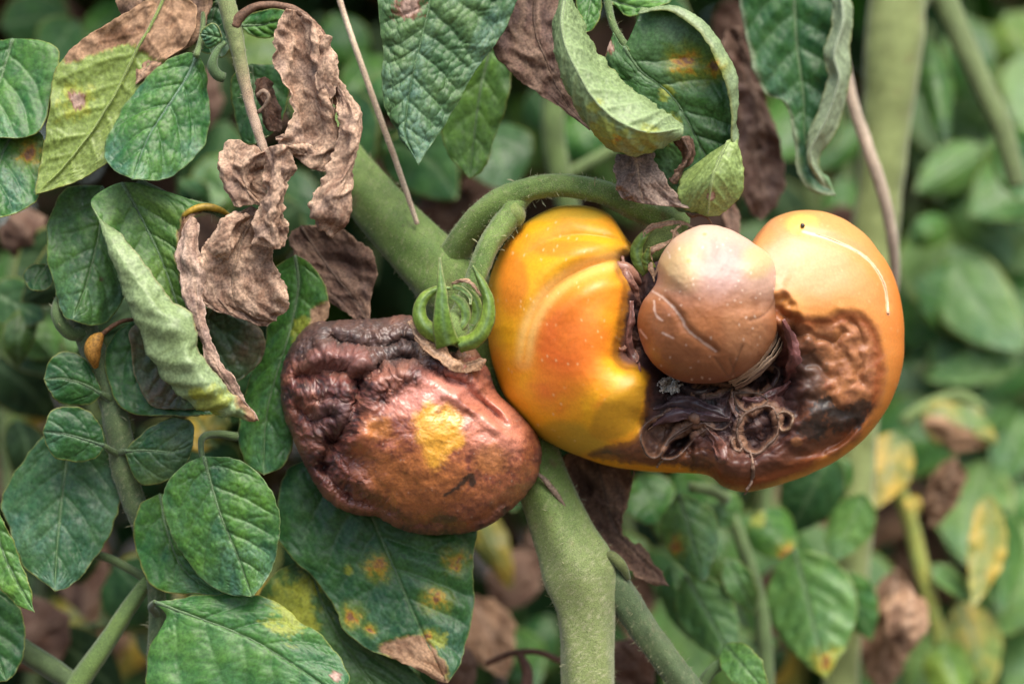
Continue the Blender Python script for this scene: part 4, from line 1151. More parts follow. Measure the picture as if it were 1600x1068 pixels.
# ---- upper left group
leaf_thing("dark bluish leaf cut by the photo's left border above a yellow-spotted leaf",
           [(-60, 75), (-75, 130), (-60, 190)], [(20, 60), (0, 120), (-15, 170), (-20, 215)], [(70, 64), (94, 82), (84, 130), (72, 185), (50, 212)], 20, sty('dust_sheened', dust=0.5, veins=4), g=(-0.1, -0.25), cup=6)
leaf_thing("blue-green leaf with one yellow spot at the photo's left border",
           [(-40, 230), (-60, 270), (-50, 310)], [(30, 195), (5, 235), (-10, 290), (-30, 345)], [(62, 208), (72, 240), (66, 280), (58, 312), (20, 334)], 0, sty('dust_sheened', dust=0.6, veins=4, spots=((48, 238, 20, 'y'),), edge=(0.28, 0.26, 0.05)), g=(0.1, -0.3), cup=8)
leaf_thing("pale green leaf showing its underside with a brown spot and a dead brown upper end",
           [(180, 30), (130, 62), (98, 92), (82, 120), (75, 180), (66, 245), (56, 290)], [(262, -18), (240, 35), (214, 82), (180, 150), (145, 205), (100, 262), (56, 304)], [(305, 10), (300, 60), (255, 100), (214, 140), (206, 185), (178, 222), (165, 258), (110, 288)],
           8, sty('pale', under=(0.20, 0.27, 0.065), veins=7, vein=(0.2, 0.26, 0.1), spots=((118, 157, 15, 'b'), (118, 157, 34, 'h')), dead=([(100, 95), (140, 85), (205, 74), (225, 84), (260, 95), (320, 60), (300, -60), (120, -40)],), dust=0.1, groove=3), g=(-0.05, -0.05), cup=-6, n=(120, 80))
leaf_thing("dark green oval leaf with a whitish tip of dust and painted sky sheen below the dead brown leaf end",
           [(285, 84), (248, 104), (212, 140), (180, 190), (163, 232), (172, 258)], [(308, 84), (294, 118), (262, 168), (232, 215), (207, 281)], [(322, 110), (327, 150), (327, 200), (310, 240), (262, 279)], -24,
           sty('dust_sheened', dust=0.75, veins=5, vein=(0.12, 0.21, 0.13), edge=(0.16, 0.22, 0.08)), g=(0.1, -0.1), cup=10, n=(100, 80), lift=45, petiole=[(306, 88, -26), (312, 70, -14), (316, 50, 0), (318, 20, 20)])
leaf_thing("brown crumpled leaf above the dark oval leaf",
           [(180, -10), (205, 60), (212, 110)], [(262, -30), (262, 40), (240, 90), (212, 132)], [(330, -20), (318, 40), (300, 70), (282, 80), (240, 118)], 16, sty('dead', c0=(0.24, 0.15, 0.10)), cup=10, n=(70, 60))
leaf_thing("green leaf with a small purple speck tucked behind the rolled leaf",
           [(110, 292), (82, 325), (73, 380), (82, 440), (97, 490)], [(160, 290), (158, 340), (146, 400), (132, 450), (113, 500)], [(190, 330), (210, 380), (205, 440), (180, 490), (150, 508)], 30,
           sty('dust_sheened', dust=0.55, veins=5, spots=((158, 436, 7, 'd'),), c0=(0.04, 0.10, 0.035), edge=(0.2, 0.24, 0.06)), g=(0.05, -0.1), cup=10)
# the rolled leaf: from the free margin, over the roll, behind, across the face to the brown margin
rl = rolled_thing("rolled green leaf with a pale underside, yellow tip and dry brown right margin",
             [[(166, 350, -32), (206, 390, -62), (250, 448, -72), (300, 500, -76), (312, 545, -78), (348, 600, -74), (396, 652, -50)],
              [(160, 345, -40), (184, 395, -80), (228, 460, -98), (272, 520, -104), (300, 575, -102), (340, 622, -88), (398, 655, -52)],
              [(152, 335, -34), (166, 390, -62), (198, 468, -74), (228, 540, -76), (262, 596, -72), (320, 640, -60), (399, 657, -50)],
              [(144, 310, -22), (172, 350, -30), (212, 420, -30), (250, 490, -30), (276, 550, -32), (332, 620, -40), (400, 657, -48)],
              [(190, 285, -16), (215, 330, -14), (250, 400, -12), (275, 470, -16), (296, 540, -26), (345, 610, -38), (401, 656, -46)],
              [(262, 300, -16), (290, 330, -16), (282, 375, -18), (288, 440, -22), (308, 510, -32), (352, 595, -42), (402, 655, -46)],
              [(330, 322, -20), (300, 340, -26), (284, 385, -32), (298, 440, -40), (322, 520, -46), (362, 600, -48), (403, 655, -46)]],
             [-1.0, -0.85, -0.65, -0.35, 0.0, 0.7, 1.0],
             sty('green', c0=(0.06, 0.16, 0.035), c1=(0.11, 0.20, 0.04), under=(0.25, 0.33, 0.16), veins=7, edge=(0.26, 0.24, 0.13), edge_w=2.5, dust=0.4, bulge=5,
                 spots=((330, 625, 32, 'h'), (310, 612, 16, 'h')), dead=([(292, 330), (276, 385), (286, 440), (302, 500), (318, 540), (345, 590), (392, 660), (430, 660), (370, 560), (330, 440), (320, 330)],)),
             n=(140, 120))
add_leaf(rl, [[(296, 338, -36), (277, 385, -42), (282, 440, -50), (298, 500, -56), (316, 545, -58), (348, 602, -56), (398, 655, -50)],
              [(304, 340, -40), (294, 385, -52), (304, 432, -60), (310, 490, -66), (326, 548, -66), (362, 608, -60), (402, 656, -52)],
              [(308, 350, -36), (312, 388, -44), (328, 424, -50), (320, 470, -56), (336, 545, -56), (376, 612, -54), (405, 657, -50)]], [-1, 0, 1],
         sty('dead', crumple=5, c0=(0.40, 0.26, 0.19), c1=(0.20, 0.115, 0.085), edge=(0.58, 0.44, 0.34)), (100, 34), name="dry_margin", rib=False)
tt = thing("leaf_stalk", "curved green stalk with a yellow upper edge behind the rolled leaf", "stalk", (225, 290, 0))
tube("stalk", [(214, 286, 0), (240, 300, -2), (275, 315, -4), (310, 322, -6), (340, 330, -4), (362, 345, 10), (380, 360, 40)], [9, 10, 9, 8, 8, 8, 7], (0.09, 0.14, 0.05), M_STEM, tt, seg=18, lump=0.08, hairs=400, hair_len=5)
tube("yellow_rim", [(286, 338, -22), (300, 328, -26), (320, 323, -22), (342, 327, -16), (358, 336, -6)], [3, 5, 6, 5, 3], (0.42, 0.28, 0.04), M_LEAF, tt, seg=12, lump=0.1, rough=0.4)
leaf_thing("crinkled green and brown leaf hanging behind the rolled leaf",
           [(215, 505), (205, 545), (212, 590), (238, 632)], [(330, 480), (310, 530), (300, 585), (290, 640)], [(400, 508), (412, 542), (398, 575), (360, 605), (322, 634)], 20,
           sty('dark', c0=(0.045, 0.085, 0.035), c1=(0.10, 0.075, 0.040), quilt=5, bulge=7, tert=0.5, mot=1.4, dust=0.35, veins=5, edge=(0.2, 0.17, 0.09)), g=(0.1, 0.1), cup=8)

# ---- the leafy shoot at the left
shoot = thing("leafy_shoot", "upright leafy green shoot with round paired leaflets at the lower left", "shoot", (240, 1000, 80))
tube("stem", [(118, 470, 70), (135, 520, 66), (152, 565, 62), (174, 625, 60), (186, 680, 58), (194, 735, 60), (212, 790, 66), (230, 840, 74), (242, 895, 78), (246, 960, 80), (244, 1040, 84), (243, 1110, 88)],
     [18, 20, 20, 21, 21, 20, 18, 16, 14, 14, 15, 15], (0.085, 0.125, 0.045), M_STEM, shoot, seg=32, lump=0.08, c2=(0.06, 0.095, 0.04), seed=21, hairs=1800, hair_len=7, colfn=fuzz, scars=0.4)
def shoot_leaf(left, mid, right, d0, style, g=(0, 0), cup=8, n=(70, 54), pet=None, label=None):
    rails, us = outline_rails(left, mid, right, d0, g, cup, None, min(40, 0.22 * abs(mid[-1][1] - mid[0][1]) + 6), 8)
    o = add_leaf(shoot, rails, us, style, n, name="leaf", label=label)
    if pet is not None:
        tube("petiole", pet, np.linspace(7, 4, len(pet)), (0.08, 0.13, 0.045), M_STEM, o, seg=14, lump=0.08)
shoot_leaf([(142, 570), (112, 548), (82, 556)], [(160, 615), (130, 600), (100, 592), (68, 592)], [(142, 630), (112, 633), (84, 622)], 34, sty('dark', veins=2, bulge=2, groove=1.6, dust=0.35), pet=[(180, 628, 50), (168, 620, 40), (158, 614, 34)])
shoot_leaf([(158, 668), (140, 642), (110, 633), (80, 642)], [(164, 696), (130, 686), (100, 678), (66, 674)], [(150, 712), (118, 721), (84, 712)], 20, sty('dark', veins=2, bulge=2, groove=1.6, dust=0.45, vein=(0.08, 0.14, 0.07)), pet=[(186, 710, 46), (174, 704, 32), (163, 696, 20)])
shoot_leaf([(212, 686), (240, 662), (280, 652), (302, 664)], [(194, 704), (230, 704), (270, 706), (302, 694)], [(206, 738), (224, 756), (256, 752), (290, 728)], 24, sty('dark', veins=3, bulge=2, groove=1.6, dust=0.3, c1=(0.06, 0.10, 0.03)), pet=[(186, 706, 44), (192, 706, 34), (198, 704, 26)])
shoot_leaf([(180, 520), (165, 560), (174, 610), (205, 645)], [(210, 500), (230, 560), (262, 610), (310, 650)], [(240, 505), (300, 550), (330, 600), (336, 640)], 46, sty('dark', dust=0.2), pet=[(182, 640, 56), (196, 625, 50), (215, 610, 46)])
shoot_leaf([(64, 682), (24, 735), (4, 786), (16, 828), (38, 880)], [(112, 660), (104, 730), (96, 800), (90, 860), (86, 924)], [(160, 690), (190, 762), (178, 812), (152, 868), (120, 908)], 74, sty('dust_sheened', lobe=8, c0=(0.022, 0.082, 0.032), c1=(0.040, 0.105, 0.032), dust=0.5, veins=5), g=(0, -0.08), cup=12, n=(90, 70))
shoot_leaf([(284, 728), (256, 768), (258, 812), (280, 860), (318, 908), (352, 926)], [(318, 712), (332, 760), (348, 810), (372, 868), (394, 932)], [(368, 716), (402, 736), (430, 778), (438, 830), (424, 892)], -14,
           sty('dust_sheened', dust=0.7, veins=5, c0=(0.024, 0.090, 0.034), edge=(0.16, 0.22, 0.09)), g=(0.05, 0.1), cup=9, n=(110, 84), pet=[(370, 682, 60), (340, 678, 44), (318, 682, 14), (314, 698, -6), (318, 722, -14)])
shoot_leaf([(222, 790), (210, 840), (222, 890), (250, 920)], [(250, 770), (262, 830), (290, 890), (350, 932)], [(280, 790), (320, 850), (360, 900)], 40, sty('green', lobe=7, dust=0.35, edge=(0.26, 0.20, 0.05), veins=4), pet=[(228, 836, 70), (236, 800, 56), (250, 774, 42)])
shoot_leaf([(262, 966), (236, 1010), (232, 1070), (260, 1120)], [(242, 940), (300, 960), (380, 990), (450, 1030), (530, 1085)], [(300, 932), (380, 926), (430, 940), (470, 972), (508, 1000), (532, 1030), (545, 1060)], -16,
           sty('green', lobe=9, c0=(0.03, 0.115, 0.03), c1=(0.065, 0.165, 0.03), dust=0.25, veins=5, edge=(0.2, 0.22, 0.05), spots=((524, 1056, 9, 'b'), (450, 960, 40, 'h'))), g=(0.02, -0.12), cup=14, n=(100, 90), pet=[(246, 960, 72), (236, 948, 40), (242, 940, -10)])
bud = tube("dried_bud", [(150, 574, 24), (146, 558, 16), (145, 544, 14), (152, 530, 14), (160, 522, 16)], [4, 11, 14, 11, 4], (0.42, 0.22, 0.035), M_DEAD, shoot, seg=22, lump=0.18, c2=(0.28, 0.13, 0.03), seed=33)
tube("bud_stalk", [(158, 524, 16), (172, 512, 14), (190, 502, 18), (212, 498, 30)], [4, 3.6, 3.2, 3], (0.22, 0.11, 0.055), M_DEAD, bud, seg=10, lump=0.15)
tube("side_shoot", [(135, 520, 60), (110, 520, 40), (92, 500, 30), (90, 478, 34), (98, 460, 50)], [10, 11, 10, 9, 8], (0.09, 0.15, 0.05), M_STEM, shoot, seg=18, lump=0.1, hairs=200, hair_len=5)

# ---- lower middle leaves
leaf_thing("long dark leaf with a scorched corner left of the shrivelled tomato",
           [(432, 420), (420, 470), (416, 530), (390, 590), (372, 650), (378, 715)], [(462, 398), (466, 450), (452, 520), (430, 590), (415, 660), (412, 742)], [(490, 415), (508, 450), (512, 492), (490, 530), (470, 570), (462, 630), (455, 690), (438, 728)], 62,
           sty('green', lobe=7, veins=6, dust=0.25, edge=(0.22, 0.20, 0.06), dead=([(498, 478), (520, 470), (524, 520), (480, 545), (484, 505)],), spots=((478, 520, 26, 'h'),)), g=(-0.2, 0.0), cup=6, n=(110, 60))
leaf_thing("broad dark leaf with yellow-orange spots and a brown tip under the shrivelled tomato",
           [(462, 728), (438, 770), (434, 836), (462, 882), (500, 912), (530, 955), (545, 992), (590, 1022), (640, 1040)], [(540, 700), (572, 780), (606, 860), (640, 940), (672, 1010), (700, 1066)], [(720, 760), (742, 830), (740, 900), (734, 970), (722, 1030)], 62,
           sty('dark', lobe=9, c0=(0.018, 0.076, 0.025), c1=(0.040, 0.115, 0.024), veins=6, dust=0.35, edge=(0.2, 0.22, 0.06), bulge=6,
               spots=((588, 885, 19, 'y'), (680, 936, 19, 'y'), (715, 874, 19, 'y'), (552, 962, 16, 'y'), (545, 888, 10, 'h'), (578, 984, 9, 'y'), (680, 1000, 24, 'h'), (668, 992, 9, 'y')),
               dead=([(598, 1006), (640, 990), (672, 1000), (690, 1030), (704, 1064), (690, 1080), (640, 1050), (600, 1026)],)), g=(0.02, -0.12), cup=8, n=(130, 100))
leaf_thing("green leaf blotched bright yellow underneath the spotted leaf",
           [(425, 900), (400, 960), (430, 1030), (470, 1090)], [(480, 870), (510, 960), (560, 1040), (620, 1110)], [(540, 900), (590, 980), (640, 1040), (690, 1100)], 92, sty('green', dust=0.1, spots=((452, 945, 60, 'h'), (478, 920, 34, 'h'), (470, 970, 32, 'h')), c0=(0.045, 0.11, 0.03), c1=(0.06, 0.13, 0.035)), cup=10)
leaf_thing("bright green leaf pointing down at the photo's lower left border",
           [(-20, 840), (-10, 900), (20, 940)], [(-10, 780), (0, 850), (22, 900), (54, 956)], [(10, 820), (30, 870), (48, 920)], 10, sty('light', c0=(0.045, 0.14, 0.03), dust=0.1, veins=5), n=(60, 40))
leaf_thing("dark leaf in the photo's bottom left corner below the bright green leaf",
           [(-60, 960), (-70, 1020), (-40, 1060)], [(-30, 900), (-20, 960), (-10, 1010), (10, 1064)], [(14, 930), (36, 960), (40, 1010), (28, 1045)], 60, sty('dark'), n=(50, 40))
leaf_thing("small round dark leaflet left of the rolled leaf", [(52, 412), (36, 430), (46, 450)], [(76, 412), (66, 425), (56, 440), (52, 454)], [(84, 425), (82, 446), (70, 454)], 80, sty('dark', veins=2, bulge=2, groove=1.6), n=(40, 32))
tt = thing("green_stalk", "smooth bright green stalk branching at the bottom left", "stalk", (110, 1090, 120))
tube("stalk", [(90, 1120, 110), (125, 1062, 105), (165, 1005, 100), (200, 950, 98), (232, 905, 96)], [17, 17, 15, 13, 11], (0.12, 0.19, 0.05), M_STEM, tt, seg=24, lump=0.05, c2=(0.09, 0.15, 0.045))
tube("branch", [(-20, 985, 150), (30, 1012, 140), (75, 1040, 126), (115, 1066, 112)], [17, 18, 18, 16], (0.08, 0.125, 0.045), M_STEM, tt, seg=24, lump=0.05)
tube("branch", [(230, 905, 96), (205, 890, 100), (165, 870, 108), (120, 862, 120)], [8, 7, 7, 6], (0.08, 0.13, 0.045), M_STEM, tt, seg=16, lump=0.05)

# ---- the withered compound leaf at the top left
dry = thing("withered_leaf", "withered brown compound leaf dangling from a half green stalk", "withered leaf", (352, -20, -10))
def halfgreen(V, c):
    g = sstep(190, 60, V[..., 1] + 0.6 * (V[..., 0] - 375) + 20 * fbm(V, 20, 2, 5))
    return mix(c, mix((0.11, 0.15, 0.05), (0.16, 0.18, 0.07), np.clip(.5 + fbm(V, 8, 2, 3), 0, 1)), g)
tube("stalk", [(345, -40, 0), (356, 10, -14), (368, 60, -22), (376, 100, -26), (386, 145, -30), (398, 190, -34), (412, 235, -38), (420, 275, -42), (424, 320, -40)], [14, 14, 13, 11, 9, 8, 7, 6, 5], (0.40, 0.29, 0.21), M_STEM, dry, seg=22, lump=0.14,
     c2=(0.24, 0.15, 0.10), seed=12, colfn=halfgreen, hairs=900, hair_len=5)
tube("stalk", [(366, 40, -24), (378, 24, -28), (400, 10, -30), (432, 8, -32), (462, 16, -36), (488, 36, -42), (508, 62, -46), (520, 100, -40)], [10, 8, 6, 5.5, 6, 6, 5, 4], (0.21, 0.12, 0.075), M_DEAD, dry, seg=16, lump=0.15, seed=13)
tube("hook", [(402, 150, -36), (412, 142, -40), (420, 152, -42), (412, 168, -38), (402, 176, -34)], [4, 4, 3.5, 3, 3], (0.34, 0.24, 0.17), M_DEAD, dry, seg=10, lump=0.15)
def dleaf(rails, us, style, n=(90, 60), rib=False, label=None):
    R = [np.array(r, float) for r in rails]
    m = sum(smooth_curve(r, 12) for r in R) / len(R)
    for r in R:                                            # the shrivelled blades are a little wider than their folds
        for i in range(len(r)):
            c_ = m[int(round(i / (len(r) - 1) * 11))]
            r[i, 0] = c_[0] + (r[i, 0] - c_[0]) * 1.25
    return add_leaf(dry, R, us, style, n, name="leaf", rib=rib, label=label)
DRY = dict(veins=5, c0=(0.37, 0.225, 0.145), c1=(0.19, 0.105, 0.068), edge=(0.56, 0.40, 0.28), under=(0.22, 0.14, 0.09))
# long twisted one: a broad upper half, a hanging tube below
dleaf([[(452, 14, -50), (438, 60, -56), (446, 120, -62), (466, 170, -66), (452, 212, -70), (440, 236, -58)],
       [(470, 18, -42), (470, 70, -40), (474, 130, -44), (490, 190, -52), (478, 225, -60), (455, 242, -54)],
       [(486, 30, -56), (490, 80, -62), (498, 140, -66), (512, 200, -54), (500, 250, -50), (486, 262, -46)],
       [(500, 50, -40), (504, 100, -32), (512, 150, -24), (520, 200, -26), (520, 250, -30), (500, 268, -40)]], [-1, -0.3, 0.3, 1], sty('dead', crumple=8, **DRY), (100, 60))
dleaf([[(500, 54, -60), (492, 90, -66), (496, 130, -70), (506, 142, -62)], [(514, 56, -66), (508, 90, -74), (508, 130, -76), (508, 146, -64)], [(520, 62, -56), (522, 100, -60), (518, 140, -60), (512, 148, -58)]], [-1, 0, 1], sty('dead', crumple=7, **DRY), (50, 30))
dleaf([[(512, 140, -50), (530, 180, -64), (528, 230, -70), (512, 280, -74), (494, 310, -76), (488, 338, -72), (505, 362, -60)],
       [(516, 132, -56), (548, 190, -74), (548, 240, -86), (530, 285, -94), (510, 315, -98), (506, 342, -92), (512, 366, -66)],
       [(514, 100, -50), (550, 170, -58), (554, 230, -66), (546, 280, -74), (540, 320, -80), (532, 345, -76), (516, 368, -60)],
       [(508, 120, -34), (530, 180, -36), (530, 240, -40), (520, 290, -46), (514, 320, -48), (512, 345, -50), (514, 366, -54)]], [-1, -0.4, 0.4, 1], sty('dead', crumple=8, **DRY), (110, 56))
# the crumpled cluster below the stalk
dleaf([[(400, 222, -50), (362, 228, -54), (350, 256, -58), (356, 290, -60), (374, 318, -52)], [(412, 236, -62), (388, 244, -70), (378, 268, -76), (384, 296, -74), (396, 318, -60)], [(424, 240, -50), (414, 262, -52), (408, 280, -54), (410, 304, -54), (412, 326, -50)]], [-1, 0, 1], sty('dead', crumple=10, **DRY), (70, 60))
dleaf([[(416, 232, -60), (412, 270, -62), (414, 310, -64), (402, 350, -66), (402, 378, -60)], [(436, 226, -78), (436, 268, -82), (432, 310, -84), (424, 350, -84), (424, 388, -68)], [(454, 230, -64), (456, 268, -62), (446, 310, -62), (446, 352, -62), (442, 386, -58)]], [-1, 0, 1], sty('dead', crumple=9, **DRY), (90, 50))
dleaf([[(452, 236, -56), (440, 222, -58), (432, 214, -54)], [(474, 242, -56), (462, 226, -66), (440, 212, -58)], [(492, 248, -48), (478, 230, -54), (446, 216, -50)]], [-1, 0, 1], sty('dead', crumple=6, **DRY), (40, 36))
dleaf([[(396, 322, -40), (362, 342, -44), (338, 372, -48), (322, 410, -50), (318, 458, -44), (350, 482, -36)], [(408, 330, -36), (388, 356, -40), (374, 398, -44), (366, 440, -46), (372, 480, -40), (396, 508, -30)], [(420, 340, -32), (414, 372, -30), (420, 408, -34), (432, 446, -36), (434, 482, -32), (412, 512, -26)]], [-1, 0, 1],
      sty('dead', crumple=8, **DRY), (110, 90), rib=True)
dleaf([[(372, 328, -56), (346, 352, -62), (336, 384, -64), (344, 404, -58)], [(386, 332, -68), (368, 350, -78), (354, 384, -78), (350, 404, -62)], [(394, 340, -54), (382, 366, -58), (366, 390, -58), (354, 404, -54)]], [-1, 0, 1], sty('dead', crumple=8, **DRY), (60, 40))
dleaf([[(404, 124, -10), (398, 150, -12), (408, 180, -14), (416, 202, -10)], [(414, 120, -22), (412, 152, -26), (420, 184, -26), (424, 204, -16)], [(424, 130, -8), (432, 160, -8), (434, 190, -8), (432, 206, -8)]], [-1, 0, 1], sty('deaddark', crumple=6), (44, 30))
auto_leaf(dry, (348, 60), (312, 52), 22, -30, sty('light', c0=(0.05, 0.13, 0.06), veins=3, dust=0.3), n=(40, 36), wr=20, cup=5, shape=1.0, label="tiny green leaflet", rib=False)
tube("tendril", [(350, 122, -18), (338, 116, -22), (332, 100, -26), (340, 78, -26), (352, 66, -22)], [8, 9, 8, 5, 4], (0.08, 0.14, 0.05), M_STEM, dry, seg=14, lump=0.1)

leaf_thing("flat brown dead leaf lying against the main stem behind the withered cluster",
           [(452, 372), (470, 420), (510, 470), (560, 500)], [(470, 352), (500, 400), (540, 450), (578, 502)], [(520, 352), (565, 378), (588, 412), (580, 460)], 96, sty('deaddark', crumple=7, c0=(0.125, 0.068, 0.046), edge=(0.24, 0.15, 0.10)), g=(-0.15, 0), n=(90, 60), name="withered_leaf", cat="withered leaf")
leaf_thing("small dark leaf behind the top of the withered stalk", [(308, 20), (298, 48), (312, 78)], [(340, 0), (330, 40), (330, 84)], [(362, 20), (368, 56), (350, 90)], 40, sty('dark'), n=(40, 30))
leaf_thing("green leaf with a rounded end behind the withered stalk", [(362, 120), (366, 180), (380, 222)], [(392, 100), (398, 150), (400, 226)], [(440, 104), (452, 140), (440, 190), (420, 214)], 60, sty('dark', c0=(0.03, 0.09, 0.03)), n=(50, 40))
leaf_thing("narrow green leaf crossing behind the arched withered stalk", [(390, 55), (420, 60), (440, 50)], [(375, 40), (410, 38), (450, 28)], [(390, 22), (420, 14), (445, 18)], 30, sty('green', dust=0.1), n=(40, 30))

# ---- top middle
leaf_thing("large quilted grey-green leaf hanging point down at the top middle",
           [(596, -40), (592, 20), (598, 80), (596, 130), (604, 178), (624, 212), (642, 240)], [(690, -90), (672, 0), (656, 70), (644, 120), (636, 170), (634, 210), (654, 258)], [(830, -60), (808, 0), (786, 52), (748, 104), (718, 155), (696, 196), (674, 226)], -40,
           sty('green', c0=(0.048, 0.115, 0.045), c1=(0.085, 0.155, 0.05), quilt=4.0, bulge=6, tert=0.35, dust=0.8, veins=8, vein=(0.10, 0.18, 0.08), rough=0.44, cell=17, spots=((640, 12, 24, 'b'),), edge=(0.10, 0.16, 0.06)), g=(0.12, 0.0), cup=8, n=(150, 120))
leaf_thing("narrow soft-focus green leaf hanging behind the quilted leaf", [(700, 130), (690, 190), (700, 240)], [(770, 60), (752, 140), (742, 210), (734, 280)], [(796, 110), (790, 170), (772, 220), (756, 262)], 150, sty('light', c0=(0.05, 0.12, 0.035), dust=0.1), n=(60, 44))
leaf_thing("triangular brown dead leaf between the quilted leaf and the curled leaf",
           [(786, 0), (768, 60), (790, 108), (836, 142), (880, 172)], [(840, -40), (836, 40), (856, 100), (880, 150), (922, 204)], [(872, -10), (876, 50), (880, 100), (898, 150), (915, 186)], 40, sty('deaddark', c0=(0.15, 0.085, 0.062), c1=(0.10, 0.052, 0.038), crumple=6, edge=(0.24, 0.16, 0.11)), g=(0.1, 0), n=(90, 60), name="withered_leaf", cat="withered leaf")
curl = thing("curled_leaf", "curled compound leaf with pale undersides and two yellow-orange spots above the large tomato", "leaf", (985, 60, -10))
# spotted blade with its right margin rolled forward
add_leaf(curl, [[(958, 50, -8), (940, 120, -6), (945, 180, -4), (980, 240, 0), (1030, 300, 6), (1060, 330, 10)],
                [(975, 72, -14), (1000, 110, -16), (1050, 150, -18), (1085, 210, -14), (1110, 270, -8), (1100, 335, 8)],
                [(992, 40, -14), (1040, 70, -20), (1090, 120, -24), (1124, 180, -20), (1130, 260, -10), (1105, 338, 8)],
                [(1002, 14, -12), (1060, 10, -20), (1112, 60, -26), (1140, 130, -28), (1146, 215, -18), (1112, 338, 6)],
                [(1000, 16, -30), (1056, 8, -40), (1116, 48, -52), (1148, 118, -56), (1152, 205, -46), (1118, 335, -6)],
                [(996, 22, -36), (1046, 18, -46), (1098, 62, -64), (1132, 130, -68), (1142, 212, -54), (1118, 330, -14)]],
         [-1, 0, 0.5, 0.85, 0.94, 1.0], sty('light', c0=(0.042, 0.12, 0.025), c1=(0.075, 0.145, 0.06), veins=5, bulge=7, dust=0.45, under=(0.22, 0.29, 0.15), spots=((1071, 98, 25, 'y'), (1115, 104, 16, 'y'), (945, 75, 14, 'b'), (1040, 200, 30, 'h'), (1045, 145, 16, 'h')), edge=(0.22, 0.24, 0.08)), n=(120, 110), name="leaf", label="face of the leaf with two orange spots")
# tip folded up, underside out
add_leaf(curl, [[(1066, 270, -30), (1058, 300, -36), (1072, 326, -34), (1098, 338, -24)], [(1146, 216, -46), (1128, 250, -66), (1112, 290, -72), (1106, 338, -34)], [(1152, 222, -44), (1162, 260, -52), (1158, 300, -48), (1125, 338, -28)]], [-1, 0, 1],
         sty('pale', under=(0.23, 0.31, 0.10), dust=0.3, veins=5, spots=((1112, 305, 7, 'b'),)), n=(70, 60), name="leaf", label="folded tip showing the pale underside")
# the long curled one: a gutter opening to the right, pale underside outside
add_leaf(curl, [[(893, 0, -40), (906, 30, -36), (930, 80, -30), (965, 120, -28), (1010, 160, -26), (1055, 190, -30)],
                [(890, -10, -70), (898, 40, -84), (925, 100, -92), (965, 140, -100), (1015, 168, -100), (1066, 196, -60)],
                [(884, -20, -84), (878, 50, -104), (905, 120, -124), (945, 175, -132), (1000, 205, -128), (1068, 202, -76)],
                [(876, -14, -74), (866, 60, -86), (882, 125, -96), (922, 192, -104), (978, 232, -104), (1066, 212, -78)],
                [(876, -10, -52), (872, 60, -52), (892, 130, -56), (930, 200, -60), (985, 242, -62), (1060, 218, -66)],
                [(886, -6, -30), (890, 60, -22), (915, 130, -22), (955, 195, -26), (1005, 232, -34), (1050, 210, -50)]],
         [-1, -0.55, 0.0, 0.45, 0.75, 1.0], sty('pale', under=(0.24, 0.32, 0.15), c0=(0.05, 0.12, 0.03), veins=8, bulge=5, dust=0.4, groove=2.2, tert=0.5, spots=((975, 205, 12, 'h'), (945, 205, 26, 'h'), (965, 215, 8, 'y'), (930, 165, 14, 'h'), (1010, 220, 30, 'h'))), n=(130, 110), name="leaf", label="long curled leaf with its pale underside outward")
tube("petiole", [(985, 80, -10), (968, 58, -6), (955, 30, 0), (945, -20, 10)], [6, 6, 6, 7], (0.10, 0.16, 0.05), M_STEM, curl, seg=16, lump=0.08, hairs=200, hair_len=5)
leaf_thing("bright green leaf at the top edge above the curled leaf", [(940, -30), (960, 10), (985, 26)], [(920, -30), (950, -6), (985, 8), (1030, 12)], [(960, -50), (1010, -30), (1050, -10)], 40, sty('light', dust=0.1), n=(40, 30))
leaf_thing("small green leaf edge behind the neck of the curled leaf", [(905, -20), (900, 20), (908, 50)], [(925, -30), (922, 10), (912, 52)], [(942, -20), (938, 20), (925, 46)], 10, sty('green'), n=(40, 30))

crisp = thing("withered_leaf", "grey-brown crisp leaf fragment draped over the fruit stalk", "withered leaf", (1000, 240, -20))
add_leaf(crisp, [[(962, 240, -20), (958, 268, -28), (966, 300, -34), (974, 312, -34)], [(990, 238, -28), (996, 262, -40), (1000, 290, -42), (1006, 318, -40)], [(1024, 238, -22), (1030, 262, -30), (1048, 292, -36), (1078, 326, -34)]], [-1, 0, 1],
         sty('dead', crumple=8, c0=(0.215, 0.150, 0.115), c1=(0.13, 0.085, 0.065), edge=(0.32, 0.24, 0.19)), (70, 60))
add_leaf(crisp, [[(1050, 222, -30), (1062, 238, -34), (1056, 262, -36), (1046, 280, -30)], [(1066, 214, -40), (1076, 236, -46), (1068, 262, -46), (1050, 284, -34)], [(1082, 218, -30), (1086, 240, -32), (1074, 266, -34), (1054, 284, -28)]], [-1, 0, 1],
         sty('deaddark', crumple=6), (50, 30))

